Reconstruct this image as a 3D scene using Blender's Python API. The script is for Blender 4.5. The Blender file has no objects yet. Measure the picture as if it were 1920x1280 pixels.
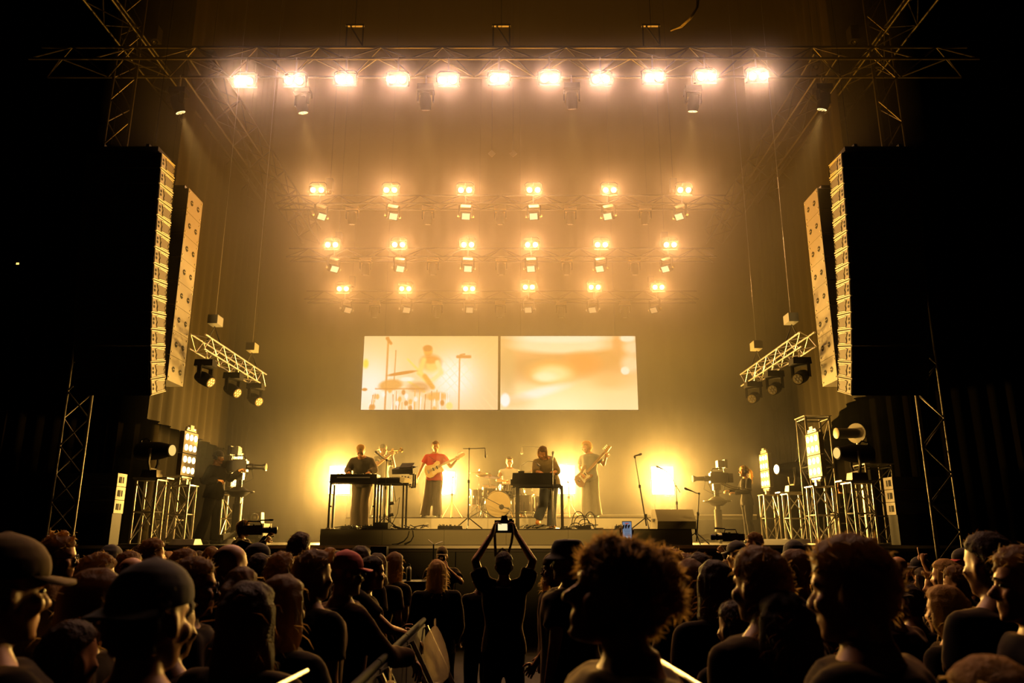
import bpy, bmesh, math, random
from mathutils import Vector, Matrix, Euler, noise
V = Vector
rnd = random.Random(7)
SC = bpy.context.scene
COL = SC.collection
# ---------------------------------------------------------------- camera, world, exposure
F_PX, CAM_Z = 1427.0, 1.85
PITCH = math.atan(365.0 / F_PX)
cam_data = bpy.data.cameras.new('camera')
cam_data.sensor_width = 36.0
cam_data.lens = F_PX / 1920.0 * 36.0
cam_data.clip_start, cam_data.clip_end = 0.05, 200.0
cam_data.dof.use_dof = True
cam_data.dof.focus_distance = 15.5
cam_data.dof.aperture_fstop = 3.2
cam = bpy.data.objects.new('camera', cam_data)
cam.location = (0, 0, CAM_Z)
cam.rotation_euler = (math.pi / 2 + PITCH, 0, 0)
COL.objects.link(cam)
SC.camera = cam
wd = bpy.data.worlds.new('World')
wd.use_nodes = True
wd.node_tree.nodes['Background'].inputs[0].default_value = (0.0, 0.0, 0.0, 1)
SC.world = wd
SC.view_settings.view_transform = 'Standard'
SC.view_settings.look = 'None'
SC.view_settings.gamma = 1.0
SC.view_settings.use_curve_mapping = False
SC.view_settings.exposure = 0.0
cy = SC.cycles
cy.use_denoising = True
cy.max_bounces = 4
cy.diffuse_bounces = 0
cy.glossy_bounces = 2
cy.transmission_bounces = 3
cy.transparent_max_bounces = 8
cy.volume_bounces = 0
cy.sample_clamp_indirect = 4.0
cy.caustics_reflective = cy.caustics_refractive = False
BLIND = (1.0, 0.55, 0.42)     # warm tungsten of the two-lamp audience blinders
AMBER = (1.0, 0.57, 0.14)     # yellow of the floor strobes and side light
UPPER_HAZE, LOWER_HAZE, THIN_HAZE = 0.046, 0.015, 0.004
CEIL = 21.9
P_BLIND_FRONT, P_BLIND_REAR, P_STROBE, P_SIDE, P_KEY, P_HOUSE = 290.0, 150.0, 1400.0, 70.0, 600.0, 7500.0

def at(px, py, Y):
    """the point of the hall seen at photograph pixel (px, py), at distance Y into the hall"""
    dx, dy = (px - 960.0) / F_PX, (640.0 - py) / F_PX
    c, s = math.cos(PITCH), math.sin(PITCH)
    k = Y / (c - dy * s)
    return V((dx * k, Y, CAM_Z + (s + dy * c) * k))

# ---------------------------------------------------------------- materials
MATS = {}
def mat(name, col, rough=0.6, metal=0.0, bump=0.0, bscale=40.0, var=0.0, spec=0.5, trans=0.0, sheen=0.0, sub=0.0):
    if name in MATS: return MATS[name]
    m = bpy.data.materials.new(name); m.use_nodes = True
    nt = m.node_tree; b = nt.nodes['Principled BSDF']
    b.inputs['Base Color'].default_value = (*col, 1)
    b.inputs['Roughness'].default_value = rough
    b.inputs['Metallic'].default_value = metal
    b.inputs['Specular IOR Level'].default_value = spec
    if sheen:
        b.inputs['Sheen Weight'].default_value = sheen; b.inputs['Sheen Roughness'].default_value = 0.35; b.inputs['Sheen Tint'].default_value = (1.0, 0.62, 0.28, 1)
    if trans: b.inputs['Transmission Weight'].default_value = trans
    if var or bump:
        tc = nt.nodes.new('ShaderNodeTexCoord'); nz = nt.nodes.new('ShaderNodeTexNoise')
        nz.inputs['Scale'].default_value = bscale; nz.inputs['Detail'].default_value = 3
        nt.links.new(tc.outputs['Object'], nz.inputs['Vector'])
        if var:
            mx = nt.nodes.new('ShaderNodeMixRGB')
            mx.inputs[1].default_value = (*[c * (1 - var) for c in col], 1)
            mx.inputs[2].default_value = (*[min(1, c * (1 + var)) for c in col], 1)
            nt.links.new(nz.outputs['Fac'], mx.inputs[0]); nt.links.new(mx.outputs[0], b.inputs['Base Color'])
        if bump:
            bp = nt.nodes.new('ShaderNodeBump'); bp.inputs['Strength'].default_value = bump
            bp.inputs['Distance'].default_value = 0.01
            nt.links.new(nz.outputs['Fac'], bp.inputs['Height']); nt.links.new(bp.outputs[0], b.inputs['Normal'])
    MATS[name] = m
    return m

def emis(name, col, strength, sample=False):
    if name in MATS: return MATS[name]
    m = bpy.data.materials.new(name); m.use_nodes = True
    nt = m.node_tree; nt.nodes.remove(nt.nodes['Principled BSDF'])
    e = nt.nodes.new('ShaderNodeEmission'); e.inputs[0].default_value = (*col, 1); e.inputs[1].default_value = strength
    nt.links.new(e.outputs[0], nt.nodes['Material Output'].inputs[0])
    if not sample: m.cycles.emission_sampling = 'NONE'
    MATS[name] = m
    return m

# ---------------------------------------------------------------- mesh builder
def frame_of(d, up=V((0, 0, 1))):
    d = V(d).normalized()
    if abs(d.dot(up)) > 0.98: up = V((0, 1, 0)) if abs(d.y) < 0.9 else V((1, 0, 0))
    x = up.cross(d).normalized(); y = d.cross(x).normalized()
    return x, y, d

class MB:
    def __init__(s): s.v = []; s.f = []
    def add(s, vs, fs):
        o = len(s.v); s.v += [V(p) for p in vs]; s.f += [tuple(i + o for i in f) for f in fs]; return s
    def box(s, c, size, rot=None, taper=1.0, tapy=None):
        hx, hy, hz = size[0] / 2, size[1] / 2, size[2] / 2; ty = taper if tapy is None else tapy
        vs = [V((x * (taper if z > 0 else 1), y * (ty if z > 0 else 1), z)) for z in (-hz, hz) for x, y in ((-hx, -hy), (hx, -hy), (hx, hy), (-hx, hy))]
        if rot is not None:
            R = rot if isinstance(rot, Matrix) else Euler(rot).to_matrix()
            vs = [R @ p for p in vs]
        c = V(c)
        return s.add([p + c for p in vs], [(3, 2, 1, 0), (4, 5, 6, 7), (0, 1, 5, 4), (1, 2, 6, 5), (2, 3, 7, 6), (3, 0, 4, 7)])
    def cyl(s, a, b, r, r2=None, n=10, caps=True):
        a, b = V(a), V(b); r2 = r if r2 is None else r2
        x, y, d = frame_of(b - a)
        vs = []
        for c, rr in ((a, r), (b, r2)):
            for i in range(n):
                t = 2 * math.pi * i / n
                vs.append(c + x * (rr * math.cos(t)) + y * (rr * math.sin(t)))
        fs = [(i, (i + 1) % n, n + (i + 1) % n, n + i) for i in range(n)]
        if caps: fs += [tuple(range(n - 1, -1, -1)), tuple(range(n, 2 * n))]
        return s.add(vs, fs)
    def tube(s, pts, r, n=6, close=False):
        pts = [V(p) for p in pts]; m = len(pts); rs = r if isinstance(r, (list, tuple)) else [r] * m
        vs = []; up = V((0, 0, 1)); px = None
        for i in range(m):
            d = (pts[min(i + 1, m - 1)] - pts[max(i - 1, 0)])
            if d.length < 1e-9: d = V((0, 0, 1))
            d.normalize()
            if px is None: px = frame_of(d)[0]
            x = px - d * px.dot(d)
            x = x.normalized() if x.length > 1e-6 else frame_of(d)[0]
            px = x; y = d.cross(x)
            for k in range(n):
                t = 2 * math.pi * k / n
                vs.append(pts[i] + x * (rs[i] * math.cos(t)) + y * (rs[i] * math.sin(t)))
        fs = [(i * n + k, i * n + (k + 1) % n, (i + 1) * n + (k + 1) % n, (i + 1) * n + k) for i in range(m - 1) for k in range(n)]
        fs += [tuple(range(n - 1, -1, -1)), tuple(range((m - 1) * n, m * n))]
        return s.add(vs, fs)
    def rings(s, rs, n=16, caps=True):
        """rs: list of (centre, xaxis*rx, yaxis*ry) ellipses joined in order"""
        vs = []
        for c, ax, ay in rs:
            for k in range(n):
                t = 2 * math.pi * k / n
                vs.append(V(c) + V(ax) * math.cos(t) + V(ay) * math.sin(t))
        m = len(rs)
        fs = [(i * n + k, i * n + (k + 1) % n, (i + 1) * n + (k + 1) % n, (i + 1) * n + k) for i in range(m - 1) for k in range(n)]
        if caps: fs += [tuple(range(n - 1, -1, -1)), tuple(range((m - 1) * n, m * n))]
        return s.add(vs, fs)
    def lathe(s, prof, a, d, n=16):
        """prof: (along, radius) pairs, axis from a in direction d"""
        x, y, d = frame_of(d)
        return s.rings([(V(a) + d * t, x * max(r, 1e-4), y * max(r, 1e-4)) for t, r in prof], n)
    def cap(s, a, b, ra, rb, n=10):
        """tapered capsule"""
        a, b = V(a), V(b); x, y, d = frame_of(b - a) if (b - a).length > 1e-6 else (V((1, 0, 0)), V((0, 1, 0)), V((0, 0, 1)))
        rs = []
        for t in (-1.0, -0.85, -0.5, 0):
            q = math.sqrt(max(0, 1 - t * t)); rs.append((a + d * (t * ra), x * max(ra * q, 1e-3), y * max(ra * q, 1e-3)))
        for t in (0, 0.5, 0.85, 1.0):
            q = math.sqrt(max(0, 1 - t * t)); rs.append((b + d * (t * rb), x * max(rb * q, 1e-3), y * max(rb * q, 1e-3)))
        return s.rings(rs, n)
    def ell(s, c, r, rot=None, n=12, m=8):
        R = Matrix.Identity(3) if rot is None else (rot if isinstance(rot, Matrix) else Euler(rot).to_matrix())
        rs = []
        for i in range(m + 1):
            t = math.pi * i / m; q = max(math.sin(t), 1e-3)
            rs.append((V(c) + R @ V((0, 0, -r[2] * math.cos(t))), R @ V((r[0] * q, 0, 0)), R @ V((0, r[1] * q, 0))))
        return s.rings(rs, n)
    def disc(s, c, d, r, n=20, th=0.004):
        d = V(d).normalized(); return s.cyl(V(c) - d * th / 2, V(c) + d * th / 2, r, n=n)
    def torus(s, c, d, R, r, n=24, m=6):
        x, y, d = frame_of(d)
        vs = []
        for i in range(n):
            t = 2 * math.pi * i / n; e = x * math.cos(t) + y * math.sin(t)
            for k in range(m):
                u = 2 * math.pi * k / m
                vs.append(V(c) + e * (R + r * math.cos(u)) + d * (r * math.sin(u)))
        fs = [(i * m + k, ((i + 1) % n) * m + k, ((i + 1) % n) * m + (k + 1) % m, i * m + (k + 1) % m) for i in range(n) for k in range(m)]
        return s.add(vs, fs)
    def prism(s, poly, d):
        """polygon (3-d points) extruded by vector d"""
        n = len(poly); d = V(d)
        vs = [V(p) for p in poly] + [V(p) + d for p in poly]
        return s.add(vs, [tuple(range(n - 1, -1, -1)), tuple(range(n, 2 * n))] + [(i, (i + 1) % n, n + (i + 1) % n, n + i) for i in range(n)])
    def strip(s, pts, w, d):
        """flat strap of width vector w and thickness vector d along pts"""
        m = len(pts); vs = []
        w, d = V(w), V(d)
        for p in pts:
            p = V(p); vs += [p - w - d, p + w - d, p + w + d, p - w + d]
        fs = [(i * 4 + k, i * 4 + (k + 1) % 4, i * 4 + 4 + (k + 1) % 4, i * 4 + 4 + k) for i in range(m - 1) for k in range(4)]
        return s.add(vs, fs + [(3, 2, 1, 0), tuple(range(4 * m - 4, 4 * m))])
    def mesh(s, name, m, smooth=False):
        me = bpy.data.meshes.new(name)
        me.from_pydata([tuple(p) for p in s.v], [], s.f)
        me.validate(); me.update()
        if m is not None: me.materials.append(m)
        if smooth:
            for p in me.polygons: p.use_smooth = True
            try: me.set_sharp_from_angle(angle=math.radians(45))
            except Exception: pass
        return me

KIDS = {}
def link(name, me, parent=None, loc=None, rot=None):
    o = bpy.data.objects.new(name, me); COL.objects.link(o)
    if loc is not None: o.location = loc
    if rot is not None: o.rotation_euler = rot
    if parent is not None:
        o.parent = parent; KIDS.setdefault(parent.name, []).append(o)
    return o
def tag(o, label=None, cat=None, group=None, kind=None):
    if label: o['label'] = label
    if cat: o['category'] = cat
    if group: o['group'] = group
    if kind: o['kind'] = kind
    return o
def thing(name, label, cat, loc=(0, 0, 0), rz=0.0, group=None):
    o = link(name, None, None, loc, (0, 0, rz)); o.empty_display_size = 0.1
    return tag(o, label, cat, group)
def part(mb, name, m, parent=None, smooth=False, world=False, label=None):
    """mesh builder -> object; world=True when the points are hall coordinates and the parent stands (unrotated) at its location"""
    if world and parent is not None:
        off = V((0, 0, 0)); p = parent
        while p is not None: off += p.location; p = p.parent
        mb.v = [v - off for v in mb.v]
    o = link(name, mb.mesh(name, m, smooth), parent)
    if label: o['label'] = label
    return o
def solo(mb, name, m, label, cat, group=None, smooth=False, kind=None, base=None):
    if base is None and mb.v:
        lo = [min(v[i] for v in mb.v) for i in range(3)]; hi = [max(v[i] for v in mb.v) for i in range(3)]
        base = V(((lo[0] + hi[0]) / 2, (lo[1] + hi[1]) / 2, lo[2]))
    base = V(base)
    mb.v = [v - base for v in mb.v]
    o = link(name, mb.mesh(name, m, smooth), None, base)
    return tag(o, label, cat, group, kind)
def copy_tree(o, loc=None, rz=None, label=None, scale=None, parent=None):
    c = o.copy(); COL.objects.link(c)
    if parent is not None:
        c.parent = parent; KIDS.setdefault(parent.name, []).append(c)
    if loc is not None: c.location = loc
    if rz is not None: c.rotation_euler = (0, 0, rz)
    if scale is not None: c.scale = scale if isinstance(scale, (list, tuple)) else (scale,) * 3
    if label: c['label'] = label
    for ch in list(KIDS.get(o.name, [])): copy_tree(ch, parent=c)
    return c
def lamp(name, kind, loc, aim, power, col, size=0.1, cone=None, blend=0.5, size_y=None):
    d = bpy.data.lights.new(name, kind); d.energy = power; d.color = col
    if kind == 'SPOT':
        d.spot_size = math.radians(cone); d.spot_blend = blend; d.shadow_soft_size = size
    elif kind == 'AREA':
        d.size = size
        if size_y: d.shape = 'RECTANGLE'; d.size_y = size_y
        if cone: d.spread = math.radians(cone)
    else: d.shadow_soft_size = size
    o = bpy.data.objects.new(name, d); COL.objects.link(o); o.location = loc
    o.rotation_euler = (V(aim) - V(loc)).to_track_quat('-Z', 'Y').to_euler()
    return o

# common materials
BLACK = mat('black_paint', (0.010, 0.009, 0.008), 0.6, spec=0.12)
BLACKM = mat('black_metal', (0.014, 0.013, 0.012), 0.4, 0.3, spec=0.3)
STEEL = mat('aluminium', (0.55, 0.53, 0.5), 0.35, 0.9)
CHROME = mat('chrome', (0.8, 0.8, 0.8), 0.12, 1.0)
RUBBER = mat('rubber', (0.015, 0.015, 0.015), 0.8)
GREY = mat('grey_plastic', (0.25, 0.25, 0.24), 0.5)
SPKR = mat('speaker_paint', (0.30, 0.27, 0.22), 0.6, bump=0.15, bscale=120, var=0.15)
DARKHOLE = mat('dark_recess', (0.01, 0.01, 0.01), 0.9)
# ================================================================ the hall and the stage
def struct(mb, name, m, smooth=False):
    o = link(name, mb.mesh(name, m, smooth)); o['kind'] = 'structure'; return o
HALL = mat('hall_black', (0.004, 0.0035, 0.003), 0.9)
FLOORM = mat('hall_floor', (0.018, 0.013, 0.009), 0.7, var=0.3, bscale=3)
CLOTH = mat('black_drape', (0.02, 0.017, 0.012), 0.9, spec=0.05, bump=0.2, bscale=60)
BACKC = mat('backdrop_cloth', (0.06, 0.05, 0.035), 0.9)
DECKM = mat('stage_deck_black', (0.05, 0.045, 0.04), 0.28, var=0.3, bscale=6)
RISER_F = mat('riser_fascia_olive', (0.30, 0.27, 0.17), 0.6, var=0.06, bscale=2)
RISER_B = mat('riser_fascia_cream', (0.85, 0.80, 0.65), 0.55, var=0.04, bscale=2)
SKIRT = mat('stage_skirt', (0.03, 0.027, 0.018), 0.8)
DZ, R1Z, R2Z = 1.70, 1.98, 2.25
struct(MB().box((0, 9, -0.05), (36, 30, 0.1)), 'floor', FLOORM)
struct(MB().box((0, 9, CEIL + 0.15), (36, 30, 0.1)), 'ceiling', HALL)
struct(MB().box((-18.05, 9, 11), (0.1, 30, 22)), 'wall_left', HALL)
struct(MB().box((18.05, 9, 11), (0.1, 30, 22)), 'wall_right', HALL)
struct(MB().box((0, -6.05, 11), (36, 0.1, 22)), 'wall_front', HALL)
struct(MB().box((0, 24.05, 11), (36, 0.1, 22)), 'wall_back', HALL)

def pleats(path, z0, z1, pitch, amp, seed=0, zfun=None, th=0.012, rows=6):
    """hanging pleated cloth along a plan path ((x, y), ...)"""
    r = random.Random(seed); mb = MB(); pts = []
    segs = [(V((*a, 0)), V((*b, 0))) for a, b in zip(path, path[1:])]
    for a, b in segs:
        L = (b - a).length; n = max(4, int(L / pitch * 6)); t = (b - a) / L; nrm = V((-t.y, t.x, 0))
        for i in range(n + 1):
            s_ = i / n * L
            pts.append((a + t * s_, nrm, math.sin(s_ / pitch * 2 * math.pi + 0.8 * math.sin(s_ * 1.7 + seed)) * amp * (0.7 + 0.3 * math.sin(s_ * 2.3))))
    n = len(pts)
    for side in (0, 1):
        vs = []
        for j in range(rows + 1):
            f = j / rows
            for i, (p, nrm, a) in enumerate(pts):
                zz = z0 + (z1 - z0) * f
                if zfun: zz = zfun(i / (n - 1), f, z0, z1)
                vs.append(p + nrm * (a * (1.15 - 0.5 * f) + (th if side else 0)) + V((0, 0, zz)))
        fs = [(j * n + i, j * n + i + 1, (j + 1) * n + i + 1, (j + 1) * n + i) for j in range(rows) for i in range(n - 1)]
        mb.add(vs, fs if side else [f[::-1] for f in fs])
    return mb
solo(pleats([(-12, 23.0), (12, 23.0)], DZ, CEIL, 0.55, 0.03, 3), 'backdrop_curtain', BACKC, 'wide pleated cloth backdrop hanging behind the band and the screens', 'curtain', smooth=True)

# stage: deck, fascia, lip, skirt
st = thing('stage', 'wide black stage deck with a lit front lip above the pit', 'stage', (0, 18.3, 0))
part(MB().box((0, 18.5, DZ - 0.06), (26, 9.0, 0.12)), 'deck', DECKM, st, world=True)
part(MB().box((0, 13.985, DZ - 0.035), (26, 0.03, 0.05)), 'lip_trim', mat('lip_aluminium', (0.75, 0.7, 0.55), 0.4, 0.5), st, world=True)
for i in range(13):
    part(MB().box((-12 + 2 * i, 14.03, (DZ - 0.12) / 2), (1.985, 0.04, DZ - 0.12)), 'skirt_panel', SKIRT, st, world=True)
def riser(name, label, x0, x1, y0, y1, z0, z1, fm, nseg):
    t = thing(name, label, 'riser', ((x0 + x1) / 2, (y0 + y1) / 2, z0))
    w = (x1 - x0) / nseg
    for i in range(nseg):
        part(MB().box((x0 + w * (i + 0.5), y0 + 0.01, (z0 + z1 - 0.02) / 2), (w - 0.004, 0.02, z1 - z0 - 0.02)), 'front_panel', fm, t, world=True)
        part(MB().box((x0 + w * (i + 0.5), (y0 + y1) / 2, z1 - 0.01), (w - 0.003, y1 - y0, 0.02)), 'platform', DECKM, t, world=True)
    for x in (x0, x1):
        part(MB().box((x, (y0 + y1) / 2 + 0.02, (z0 + z1 - 0.02) / 2), (0.02, y1 - y0 - 0.04, z1 - z0 - 0.02)), 'side_panel', fm, t, world=True)
    return t
xl, xr = at(601, 992, 14.25).x, at(1297, 992, 14.25).x
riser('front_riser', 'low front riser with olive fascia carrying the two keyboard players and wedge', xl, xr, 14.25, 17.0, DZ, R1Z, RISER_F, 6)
xl2, xr2 = at(648, 972, 17.02).x, at(1224, 972, 17.02).x
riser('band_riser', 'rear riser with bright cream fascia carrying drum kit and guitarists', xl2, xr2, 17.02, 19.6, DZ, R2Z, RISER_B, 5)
t = thing('riser_step', 'low ledge lying behind the bassist on the rear riser', 'step', (2.9, 19.3, R2Z))
part(MB().box((0, 0, 0.06), (6.2, 0.3, 0.12)), 'tread', RISER_F, t); part(MB().box((0, -0.16, 0.105), (6.2, 0.02, 0.03)), 'edge_strip', STEEL, t)

# haze hanging over the stage
hz = bpy.data.materials.new('stage_haze'); hz.use_nodes = True
nt = hz.node_tree; nt.nodes.remove(nt.nodes['Principled BSDF'])
vsn = nt.nodes.new('ShaderNodeVolumeScatter'); vsn.inputs['Density'].default_value = LOWER_HAZE
vsn.inputs['Anisotropy'].default_value = 0.70; vsn.inputs['Color'].default_value = (1, 0.97, 0.9, 1)
vab = nt.nodes.new('ShaderNodeVolumeAbsorption'); vab.inputs['Color'].default_value = (1, 0.80, 0.0, 1); vab.inputs['Density'].default_value = 0.17
vad = nt.nodes.new('ShaderNodeAddShader'); nt.links.new(vsn.outputs[0], vad.inputs[0]); nt.links.new(vab.outputs[0], vad.inputs[1])
nt.links.new(vad.outputs[0], nt.nodes['Material Output'].inputs['Volume'])
def haze_part(dens, prof, lab):
    m = hz.copy(); m.name = 'stage_haze'; m.node_tree.nodes[vab.name].inputs['Density'].default_value *= min(1.0, dens / 0.03); m.node_tree.nodes[vsn.name].inputs['Density'].default_value = dens
    tag(link('haze', MB().prism([(-7.1, y, z) for y, z in prof], (14.2, 0, 0)).mesh('haze', m)), kind='stuff', label=lab, cat='haze')
haze_part(UPPER_HAZE, ((16.2, 5.8), (23.1, 4.6), (23.1, 21.8), (11.7, 21.8), (11.7, 8.4)), 'thick warm haze hanging among the overhead lamps and trusses')
haze_part(LOWER_HAZE, ((18.95, DZ), (23.1, DZ), (23.1, 4.59), (16.2, 5.79), (18.3, 4.2)), 'warm haze behind the band around the floor strobes')
haze_part(THIN_HAZE, ((13.6, DZ), (18.94, DZ), (18.29, 4.2), (16.19, 5.79), (13.6, 7.2)), 'thin haze drifting over the stage front around the keyboards')

# ---------------------------------------------------------------- video screens
import numpy as np
class Pic:
    def __init__(s, w, h, col):
        s.w, s.h = w, h; s.a = np.ones((h, w, 3)) * np.array(col)
        s.X, s.Y = np.meshgrid((np.arange(w) + .5) / w, (np.arange(h) + .5) / h)
        s.asp = w / h
    def mix(s, m, col): m = np.clip(m, 0, 1)[..., None]; s.a = s.a * (1 - m) + np.array(col) * m
    def blob(s, x, y, rx, ry, col, soft=0.3, k=1.0, rot=0):
        u, v = (s.X - x) * s.asp, (s.Y - y); c, n = math.cos(rot), math.sin(rot); rx *= s.asp
        d = np.sqrt(((u * c + v * n) / rx) ** 2 + ((-u * n + v * c) / ry) ** 2)
        s.mix(k * np.clip((1 + soft - d) / max(2 * soft, 1e-3), 0, 1), col)
    def glow(s, x, y, r, col, k=1.0):
        d2 = ((s.X - x) * s.asp) ** 2 + (s.Y - y) ** 2; s.mix(k * np.exp(-d2 / (r * r)), col)
    def line(s, pts, w, col, k=1.0):
        for (x0, y0), (x1, y1) in zip(pts, pts[1:]):
            ax, ay, bx, by = x0 * s.asp, y0, x1 * s.asp, y1; dx, dy = bx - ax, by - ay
            t = np.clip(((s.X * s.asp - ax) * dx + (s.Y - ay) * dy) / max(dx * dx + dy * dy, 1e-9), 0, 1)
            d = np.hypot(s.X * s.asp - ax - t * dx, s.Y - ay - t * dy); s.mix(k * np.clip((w * 1.4 - d) / (w * 0.8), 0, 1), col)
    def obj(s, name, m, parent, c, W, H):
        w, h = s.w, s.h; me = bpy.data.meshes.new(name)
        vs = [(c[0] + (i / w - .5) * W, c[1], c[2] + (.5 - j / h) * H) for j in range(h + 1) for i in range(w + 1)]
        fs = [(j * (w + 1) + i, (j + 1) * (w + 1) + i, (j + 1) * (w + 1) + i + 1, j * (w + 1) + i + 1) for j in range(h) for i in range(w)]
        me.from_pydata(vs, [], fs); me.materials.append(m)
        ca = me.color_attributes.new('picture', 'FLOAT_COLOR', 'CORNER')
        lin = np.where(s.a <= .04045, s.a / 12.92, ((s.a + .055) / 1.055) ** 2.4)
        buf = np.ones((h * w, 4, 4)); buf[..., :3] = (lin * np.array((1.0, 1.08, 2.1))).reshape(h * w, 1, 3)
        ca.data.foreach_set('color', buf.astype(np.float32).ravel())
        return link(name, me, parent)
sm = bpy.data.materials.new('screen_picture'); sm.use_nodes = True; nt = sm.node_tree
nt.nodes.remove(nt.nodes['Principled BSDF']); e = nt.nodes.new('ShaderNodeEmission'); vc = nt.nodes.new('ShaderNodeVertexColor'); vc.layer_name = 'picture'
e.inputs[1].default_value = 0.95; nt.links.new(vc.outputs[0], e.inputs[0]); nt.links.new(e.outputs[0], nt.nodes['Material Output'].inputs[0]); sm.cycles.emission_sampling = 'NONE'
A = Pic(230, 126, (0.98, 0.78, 0.50))
W_, O_, Bn, Gd = (1, .98, .90), (0.93, .66, .28), (.78, .50, .20), (.98, .85, .45)
A.glow(.0, .6, .75, (1, .96, .8), .8); A.glow(.68, .55, .36, W_, 1); A.glow(.06, .62, .30, W_, 1); A.glow(.66, .52, .2, (1, 1, .96), 1)
for q in (.45, .5, .56, .62, .7): A.line([(q - .1, .05), (q + .35, 1)], .006, (1, .9, .62), .35)
for q in (.95, 1.02, 1.1): A.line([(q - .1, .1), (q - .6, .95)], .006, (1, .9, .62), .35)
A.line([(.18, .02), (.175, 1)], .012, Bn, .8); A.line([(.24, .2), (.235, .6)], .008, Bn, .7); A.line([(.17, .03), (.2, .1)], .02, Bn)
A.line([(.715, .3), (.715, 1)], .009, Bn, .8); A.line([(.70, .285), (.79, .285)], .02, Bn, .9); A.line([(.72, .26), (.75, .25)], .012, Bn, .8)
A.blob(.48, .21, .032, .075, O_, .2); A.blob(.475, .17, .035, .045, Bn, .2); A.blob(.50, .36, .075, .10, Bn, .3, .8)
A.blob(.51, .40, .055, .10, Gd, .4, .9); A.blob(.50, .33, .06, .05, (.88, .55, .2), .3, .8)
A.line([(.45, .33), (.42, .5), (.49, .63)], .035, Gd, .95); A.line([(.55, .36), (.58, .5), (.52, .6)], .03, (1, .9, .6), .95)
A.line([(.33, .32), (.47, .58)], .014, (1, .87, .45)); A.line([(.34, .62), (.46, .76)], .014, (1, .87, .45)); A.line([(.46, .55), (.52, .7)], .03, (.9, .65, .25))
A.blob(.29, .51, .11, .022, Bn, .2, 1, -.16); A.blob(.21, .67, .085, .075, (.86, .6, .25), .2, .9, -.1); A.blob(.42, .7, .08, .07, (.75, .5, .22), .3, .6)
A.blob(.33, .59, .05, .03, W_, .3); A.blob(.55, .82, .08, .055, (.9, .62, .25), .3, .8)
for i in range(26):
    x = .06 + .6 * rnd.random(); y = .72 + .2 * rnd.random()
    A.line([(x, y), (x + .02 * (rnd.random() - .5), 1)], .006, rnd.choice([Bn, O_, W_, W_]), .8)
for i in range(22): A.blob(.06 + .56 * rnd.random(), .74 + .25 * rnd.random(), .014, .035, rnd.choice([W_, O_, Bn]), .3, .85)
A.line([(.1, .72), (.46, .72)], .01, Bn, .6); A.blob(.02, .38, .02, .06, (1, .9, .3), .4); A.blob(.02, .73, .02, .02, Bn, .3); A.blob(.645, .95, .025, .05, Gd, .2)
Bp = Pic(160, 88, (.95, .74, .48))
Bp.blob(.5, .9, .9, .32, (.97, .88, .60), .4, .9); Bp.blob(.35, .95, .3, .22, (.96, .94, .70), .5, .8)
Bp.blob(.30, .42, .32, .18, (.76, .58, .32), .5, .8); Bp.blob(.70, .32, .3, .2, (.80, .58, .30), .5, .8); Bp.blob(.05, .4, .06, .45, (.80, .68, .42), .5, .8)
Bp.blob(.45, .12, .36, .12, (.97, .93, .78), .25, .95); Bp.blob(.45, .02, .36, .07, (1, .98, .9), .3, .9)
Bp.blob(.6, .38, .12, .14, (.92, .58, .26), .5, .8); Bp.blob(.37, .50, .16, .15, (.96, .72, .35), .4, .9); Bp.blob(.38, .52, .13, .11, (.98, .90, .62), .4)
Bp.blob(.33, .56, .08, .06, (1, .96, .75), .4); Bp.blob(.28, .77, .2, .06, (1, .96, .86), .5, .9, -.25); Bp.blob(.12, .9, .1, .09, (.85, .70, .40), .6, .5)
Bp.blob(.035, .87, .035, .09, W_, .2); Bp.blob(.915, .475, .032, .055, W_, .15); Bp.blob(.96, .38, .07, .12, (1, .95, .8), .4, .7); Bp.blob(.98, .16, .07, .09, (1, .93, .8), .4, .8); Bp.blob(.94, .03, .06, .05, W_, .25)
Bp.blob(.86, .12, .03, .14, (.85, .62, .36), .4, .7); Bp.blob(.8, .62, .12, .1, (.95, .70, .40), .6, .6)
SCR_Y = 21.4
tl, br_ = at(681, 630, SCR_Y), at(1194, 768, SCR_Y); zt, zb = tl.z, br_.z
mid = at(936, 700, SCR_Y).x; g_ = 0.035
for pic, x0, x1, lab in ((A, (at(680, 700, SCR_Y)).x, mid - g_, 'glowing video screen showing a drummer at a kit between white flares'),
                         (Bp, mid + g_, (at(1194, 700, SCR_Y)).x, 'glowing video screen showing a blurred orange close-up shape')):
    cx, cz = (x0 + x1) / 2, (zt + zb) / 2
    t = thing('video_screen', lab, 'screen', (cx, SCR_Y, zb), group='video screens above the band')
    w_, h_ = x1 - x0, zt - zb
    pic.obj('picture', sm, t, (0, -0.006, h_ / 2), w_, h_)
    part(MB().box((0, 0.06, h_ / 2), (w_ + 0.04, 0.11, h_ + 0.04)), 'cabinet', BLACK, t)
    for sx in (-w_ * 0.35, w_ * 0.35):
        part(MB().tube([(sx, 0.06, h_ + 0.02), (sx, 0.06, CEIL - zb)], 0.008, 5), 'suspension_cable', BLACKM, t)

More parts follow.
